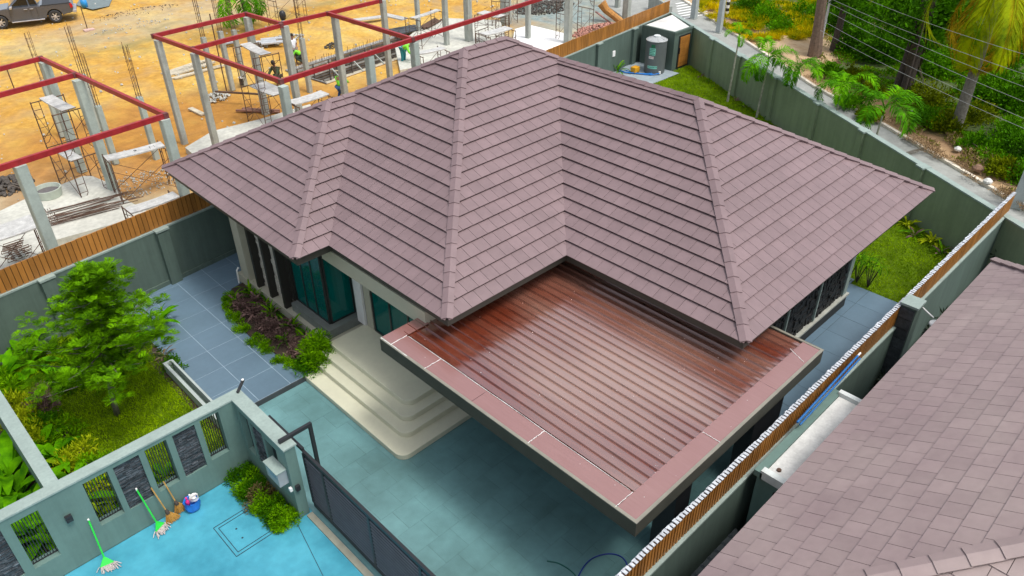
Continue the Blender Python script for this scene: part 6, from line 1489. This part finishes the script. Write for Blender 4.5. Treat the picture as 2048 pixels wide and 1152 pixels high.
for (px, py, s, lab) in ((300, 640, 1.25, 'fan leaved plant against the left wall beside the terrace'), (325, 628, .9, 'smaller green plant right beside the wall pillar'), (318, 665, 1.0, 'broad leaved plant at the corner of terrace and lawn')):
    leafy(P(px, py, .14), 16, BLn + (BL if 'broad' in lab else []), lab, s * 1.15, tilt=.9)
leafy(P(328, 712, .14), 12, [blade(.3, .05, 1.2, mat('brown_leaf', (.13, .09, .045), .6, .3, 6), .1)], 'brownish tuft at the terrace edge right of the tree', 1.0)
bush(P(345, 735, .12), .25, .5, .22, 900, .07, .03, M_leafd, 'low clipped dark shrub where the lawn meets the terrace', clumps=8)
# flowering bed by the house plinth
bush((7.35, 18.55, .18), .42, .75, .24, 5500, .06, .035, M_leafr, 'maroon leaved ground cover at the far end of the house bed', clumps=30, name='maroon_ground_cover', stem=False)
bush((7.35, 17.1, .18), .45, .85, .25, 6000, .06, .035, M_leafr, 'maroon leaved ground cover in the middle of the house bed', clumps=30, name='maroon_ground_cover', stem=False)
bush((7.32, 15.8, .18), .42, .6, .25, 4200, .06, .035, M_leafr, 'maroon leaved ground cover near the porch steps', clumps=22, name='maroon_ground_cover', stem=False)
for i, (x_, y_) in enumerate(((7.15, 19.45), (6.92, 19.0), (6.78, 18.4), (6.70, 17.75), (6.68, 17.1), (6.74, 16.5), (6.78, 15.9), (6.85, 15.3))):
    bush((x_, y_, .16), .20, .30, .17, 1300, .05, .022, M_leaf, '%s green edging clump from the wall on the terrace side of the house bed' % ordn[i], clumps=8, name='edging_clump', stem=False)
for i, (x_, y_) in enumerate(((7.78, 19.3), (7.72, 18.9), (7.72, 18.3), (7.7, 17.75), (7.72, 16.7), (7.75, 15.9))): leafy((x_ - .05, y_, .2), 26, BLn, '%s spiky green dracaena beside the house plinth, from the wall end' % ordn[i], 1.15, name='dracaena', tilt=.7)
b1 = bush((7.5, 15.15, .2), .40, .5, .80, 4200, .13, .03, M_leaf, 'tall bamboo like green shrub beside the porch steps', clumps=24)
bush((7.15, 14.98, .17), .42, .3, .28, 1500, .09, .03, M_leafd, 'low green shrub spilling onto the porch steps', clumps=14)
for i in range(9): leafy((7.2 + .35 * (i % 2), 19.0 - i * .45, .3), 16, BLr + (BLn if i % 3 == 0 else []), '%s dark red leafy plant from the wall end, standing in the maroon ground cover' % ordn[i], .95, tilt=.8)
# hedge along the gate wall outside
M_brl = mat('brownish_leaf', (.11, .085, .02), .7, .4, 8)
for i, (x_, y_, m_) in enumerate(((4.08, 12.95, M_leafd), (3.98, 12.65, M_leaf), (4.02, 12.35, M_leafd), (3.98, 12.05, M_brl), (4.02, 11.75, M_leaf), (4.0, 11.45, M_leafd), (4.02, 11.17, M_leaf))):
    bush((x_, y_, 0), .34, .28, .30, 2800, .065, .024, m_, '%s hedge clump from the corner at the foot of the mail box wall' % ordn[i], clumps=14, name='hedge_clump', cat='hedge', stem=False)
# beds behind the house
for i in range(17):
    y = 21.6 - i * .78; x_ = bwx(y, .42); r_ = i % 4
    leafy((x_, y, .1), 12 if r_ else 9, (BLn, BLr, BLn + BLr, BLy2 + BLn)[r_], '%s tuft, %s from the shed in the planted row along the rear wall' % (('green', 'maroon', 'mixed', 'yellow green')[r_], (ordn + ('eleventh', 'twelfth', 'thirteenth', 'fourteenth', 'fifteenth', 'sixteenth', 'seventeenth'))[i]), .8, name='bed_tuft', group='tufts in the planted row along the rear wall')
for i in range(9):
    y = 9.0 - i * .5; x_ = bwx(y, .5 + .25 * (i % 2)); ly = i % 2 == 0
    leafy((x_, y, .1), 20, BLy2 if ly else BLr + BLn, '%s %s tuft from the eave in the bed by the batten wall end' % (ordn[i], 'yellow green' if ly else 'dark maroon'), 1.25, name='bed_tuft', tilt=.8)
leafy(P(1235, 145, .1), 24, BLn, 'bright green tuft against the wall left of the water pump', 1.5, tilt=.8, name='bed_tuft'); leafy(P(1212, 140, .1), 20, BLr, 'maroon tuft against the wall next to the bright green one', 1.3, tilt=.8, name='bed_tuft')
for i, (px, py) in enumerate(((1695, 560), (1712, 566), (1735, 575))):
    q = P(px, py, .12); t = thing('cane_plant', q, '%s bare stemmed cane plant between paving and lawn right of the house' % ordn[i], 'plant'); b = MB()
    for k in range(6):
        a = k * 1.1; e = Vector((.22 * math.cos(a), .22 * math.sin(a), .7 + .2 * random.random())); b.tube([q, q + e * .6, q + e], [.016, .012, .01], 5)
        for l in range(7): share(random.choice(BLn), 'leaf', t, e, (random.uniform(-.3, .3), random.uniform(-.4, .8), l * .9), .7)
    b.build('stem', M_barkd, t)
q = P(1425, 155, .12); b = MB(); b.lathe(q, [(0, .12), (.12, .1), (.2, .02), (.1, 0)], 9); tag(b.build('white_stone', M_white, origin=q), 'white stone or bag lying on the lawn beside the planted row', 'stone')
# plants in the neighbour passage
for i, (px, py, z) in enumerate(((2003, 500, 1.0), (1878, 612, 1.2), (1760, 748, .8))):
    q = P(px, py, z); bush((q.x, min(q.y, 3.85), .02), .22, .18, z * 1.1, 320, .2, .05, mat('dark_shade_leaf', (.02, .035, .015), .6, .3, 5), ('dark plant in the far corner of the passage behind the roof', 'dark thin plant in the passage near the round lamp', 'dark plant in the passage below the grey pillar')[i], clumps=8)
# ---- jungle, right of the road
def bigtrunk(px, py, h, r, label, lean=(0, 0), m=None, foliage=None):
    q = P(px, py, .1); t = thing('tree', q, label, 'tree'); b = MB(); b.tube([q + Vector((lean[0] * k / 6, lean[1] * k / 6, h * k / 6)) for k in range(7)], [r * (1.3 if k == 0 else 1 - .07 * k) for k in range(7)], 10); b.build('trunk', m or M_barkd, t)
    if foliage:
        cz, R_, n = foliage; cl = rdir(30, -.7, 1) * rng.uniform(.4, 1, (30, 1)) * np.array([R_, R_, R_ * .7]) + np.array([lean[0], lean[1], cz]); V, F = cloud(n, cl, R_ * .33, .26, .12); link('crown', rawmesh('crown', V, F, [M_jung]), t)
    return t
bigtrunk(1629, 112, 8, .30, 'thick brown tree trunk standing at the edge of the bare path', (-.5, .4), mat('brown_bark', (.16, .11, .08), .9, .3, 9, .7, 20))
bigtrunk(1668, 100, 8, .20, 'dark tree trunk wrapped in leaves right of the brown trunk', (.2, 0), M_barkd, (3.2, 1.5, 3000))
bigtrunk(1790, 185, 7, .16, 'dark leaning tree with hanging dead leaves in the middle of the thicket', (.8, 0), M_barkd, (3.4, 1.9, 3500))
bigtrunk(1800, 214, 3.6, .045, 'thin leaning trunk at the front of the dark thicket', (.7, .2), M_barkd)
# hanging dry skirt of the dark tree
q = P(1808, 190, .1); t = thing('dead_palm', q, 'dead palm with a skirt of dark brown hanging fronds', 'palm tree'); b = MB(); b.tube([q, q + Vector((.2, 0, 4.5))], [.28, .2], 9); b.build('trunk', M_barkd, t)
DF = frond_mesh(3.2, .5, 40, .35, .04, mat('dead_frond', (.09, .065, .035), .9, .3, 3), rise=-1.0, vee=.1, stemr=.03)
for k in range(14): share(DF, 'frond', t, (.2, 0, 3.3 + .3 * (k % 3)), (0, random.uniform(.1, .45), k * .9), random.uniform(.8, 1.05))
J = []
spots = [(1690, 60, 1.5, 2.4, 0), (1745, 40, 1.6, 2.6, 1), (1720, 105, 1.1, 1.5, 0), (1660, 150, .6, .5, 1), (1700, 160, .5, .6, 2), (1760, 120, 1.1, 1.6, 0), (1830, 110, 1.3, 2.0, 0), (1870, 60, 1.6, 2.8, 1), (1880, 150, 1.2, 1.5, 1),
         (1850, 205, 1.0, .8, 2), (1960, 130, 1.6, 2.0, 0), (2030, 110, 1.8, 2.2, 1), (1990, 200, 1.3, 1.3, 1), (2040, 220, 1.3, 1.5, 0), (1950, 245, .9, .7, 2), (2010, 280, 1.0, .8, 1), (2045, 310, .9, .9, 0), (1890, 255, .7, .5, 2), (1960, 300, .8, .4, 1), (1740, 190, .7, .4, 2), (2000, 345, .7, .4, 2), (1790, 20, 1.6, 3.0, 0), (1930, 20, 2.0, 3.4, 1), (2060, 20, 2.2, 3.4, 0), (1560, 60, .8, .7, 1), (1530, 40, .9, .9, 1), (1500, 20, .9, .8, 0), (1620, 30, .9, .8, 1), (1850, 245, .8, .5, 1), (2048, 360, .7, .6, 1), (1700, 210, .6, .35, 1), (1735, 235, .5, .3, 2)]
JM = [M_jung, mat('jungle_leaf_bright', (.02, .14, .0), .5, .45, 1.5, col2=(.10, .27, .0), trans=.25), mat('jungle_leaf_olive', (.05, .09, .0), .6, .4, 2, col2=(.16, .20, .0), trans=.2)]
word = ('dark', 'bright green', 'olive'); landm = lambda px: 'left of the dead palm' if px < 1790 else ('between the dead palm and the coconut palm' if px < 1915 else 'right of the coconut palm')
hts = lambda rz: 'low' if rz < .6 else ('head high' if rz < 1.7 else 'towering')
used = {}
for i, (px, py, r, rz, k) in enumerate(spots):
    q = P(px, py, .15); zn = landm(px) if px > 1640 else 'in the field across the road'
    rank = sorted([c[1] for c in spots if (landm(c[0]) if c[0] > 1640 else 'in the field across the road') == zn], reverse=True).index(py) + sum(1 for c in spots[:i] if c[1] == py and (landm(c[0]) if c[0] > 1640 else 'in the field across the road') == zn)
    lab = '%s %s thicket %s, %s nearest the road' % (hts(rz), word[k], zn, (ordn + ('eleventh', 'twelfth', 'thirteenth', 'fourteenth'))[rank])
    lab = lab.replace('between the dead palm and the coconut palm', 'between dead and coconut palm')
    bush(q, r, r, rz, int(1500 + 900 * r * rz), .20 if r > 1 else .15, .10 if r > 1 else .07, JM[k], lab, name='thicket', cat='thicket', group='leafy thickets across the road', clumps=int(16 + 10 * r))
# undergrowth
def cover(name, n, region, L, W, mtl, label, z=.12, up=.8, cl=None):
    Pn = []
    while len(Pn) < n:
        px, py = random.uniform(*region[0]), random.uniform(*region[1]); 
        if len(region) > 2 and not region[2](px, py): continue
        q = P(px, py, z); nn = noise.noise(Vector((q.x * .9, q.y * .9, 3)))
        if nn < -.15 + .2 * random.random(): continue
        Pn.append((q.x, q.y, z + .03 + max(0, nn) * .35 * random.random()))
    Pn = np.array(Pn); D = rdir(n, up * .3, 1); V, F = leafarr(Pn, D, rdir(n, .2, 1), rng.uniform(L * .5, L * 1.3, n), W, .45, .12)
    tag(link(name, rawmesh(name, V, F, [mtl])), label, name.replace('_', ' '), kind='stuff')
kerbpy = lambda px: 65 + (px - 1440) * .59 if px < 1700 else 220 + (px - 1700) * .61
cover('undergrowth', 26000, ((1660, 2060), (0, 400), lambda a, b: b < kerbpy(a) - 62 - 20 * math.sin(a * .05)), .16, .06, JM[1], 'green creeping undergrowth covering the ground of the thicket')
cover('undergrowth', 12000, ((1640, 2060), (80, 420), lambda a, b: b < kerbpy(a) - 28), .14, .05, JM[2], 'olive weeds thinning out towards the road')
cover('dry_litter', 9000, ((1600, 2060), (120, 440), lambda a, b: kerbpy(a) - 75 < b < kerbpy(a) - 6), .16, .025, mat('dry_litter', (.22, .13, .06), .9, .4, 6, col2=(.3, .2, .1)), 'dry brown leaf litter along the road verge', up=.0)
cover('field_grass', 30000, ((1400, 1680), (-10, 82), lambda a, b: b < kerbpy(a) - 14), .34, .035, mat('field_grass_yellow', (.22, .34, .0), .6, .35, 1.0, col2=(.62, .46, .0), trans=.25), 'yellow green tall weeds of the field across the road')
cover('field_grass', 8000, ((1480, 1660), (-10, 60), lambda a, b: b < kerbpy(a) - 20), .30, .05, JM[1], 'greener weeds scattered through the yellow field')
for i, (px, py, s) in enumerate(((1665, 128, 1.2), (1830, 290, 1.0), (1855, 300, 1.3), (1700, 150, 1.0), (1895, 325, 1.0))):
    q = P(px, py, .15); t = thing('fallen_frond', q, '%s grey fallen palm frond lying along the road verge from the brown trunk' % ordn[i], 'fallen frond')
    share(DF, 'frond', t, (0, 0, .1), (random.uniform(-.4, .4), -.95, i * 1.3), .45 * s)
for i, (px, py, s) in enumerate(((1915, 300, .14), (1825, 222, .1), (1975, 365, .16), (1600, 68, .1), (1955, 340, .2))):
    q = P(px, py, .18); b = MB(); b.lathe(q, [(0, -.05), (s, 0), (s * 1.05, s * .5), (s * .5, s), (0, s * 1.05)], 8); tag(b.build('stone', M_slab if i != 4 else mat('brown_stone', (.2, .12, .08), .9), origin=q), ('pale round stone below the foot of the coconut palm', 'small white stone near the dead palm', 'pale lump at the verge near the rear wall', 'white scrap on the bare path by the brown trunk', 'brown husk on the verge near the rear wall')[i], 'stone')
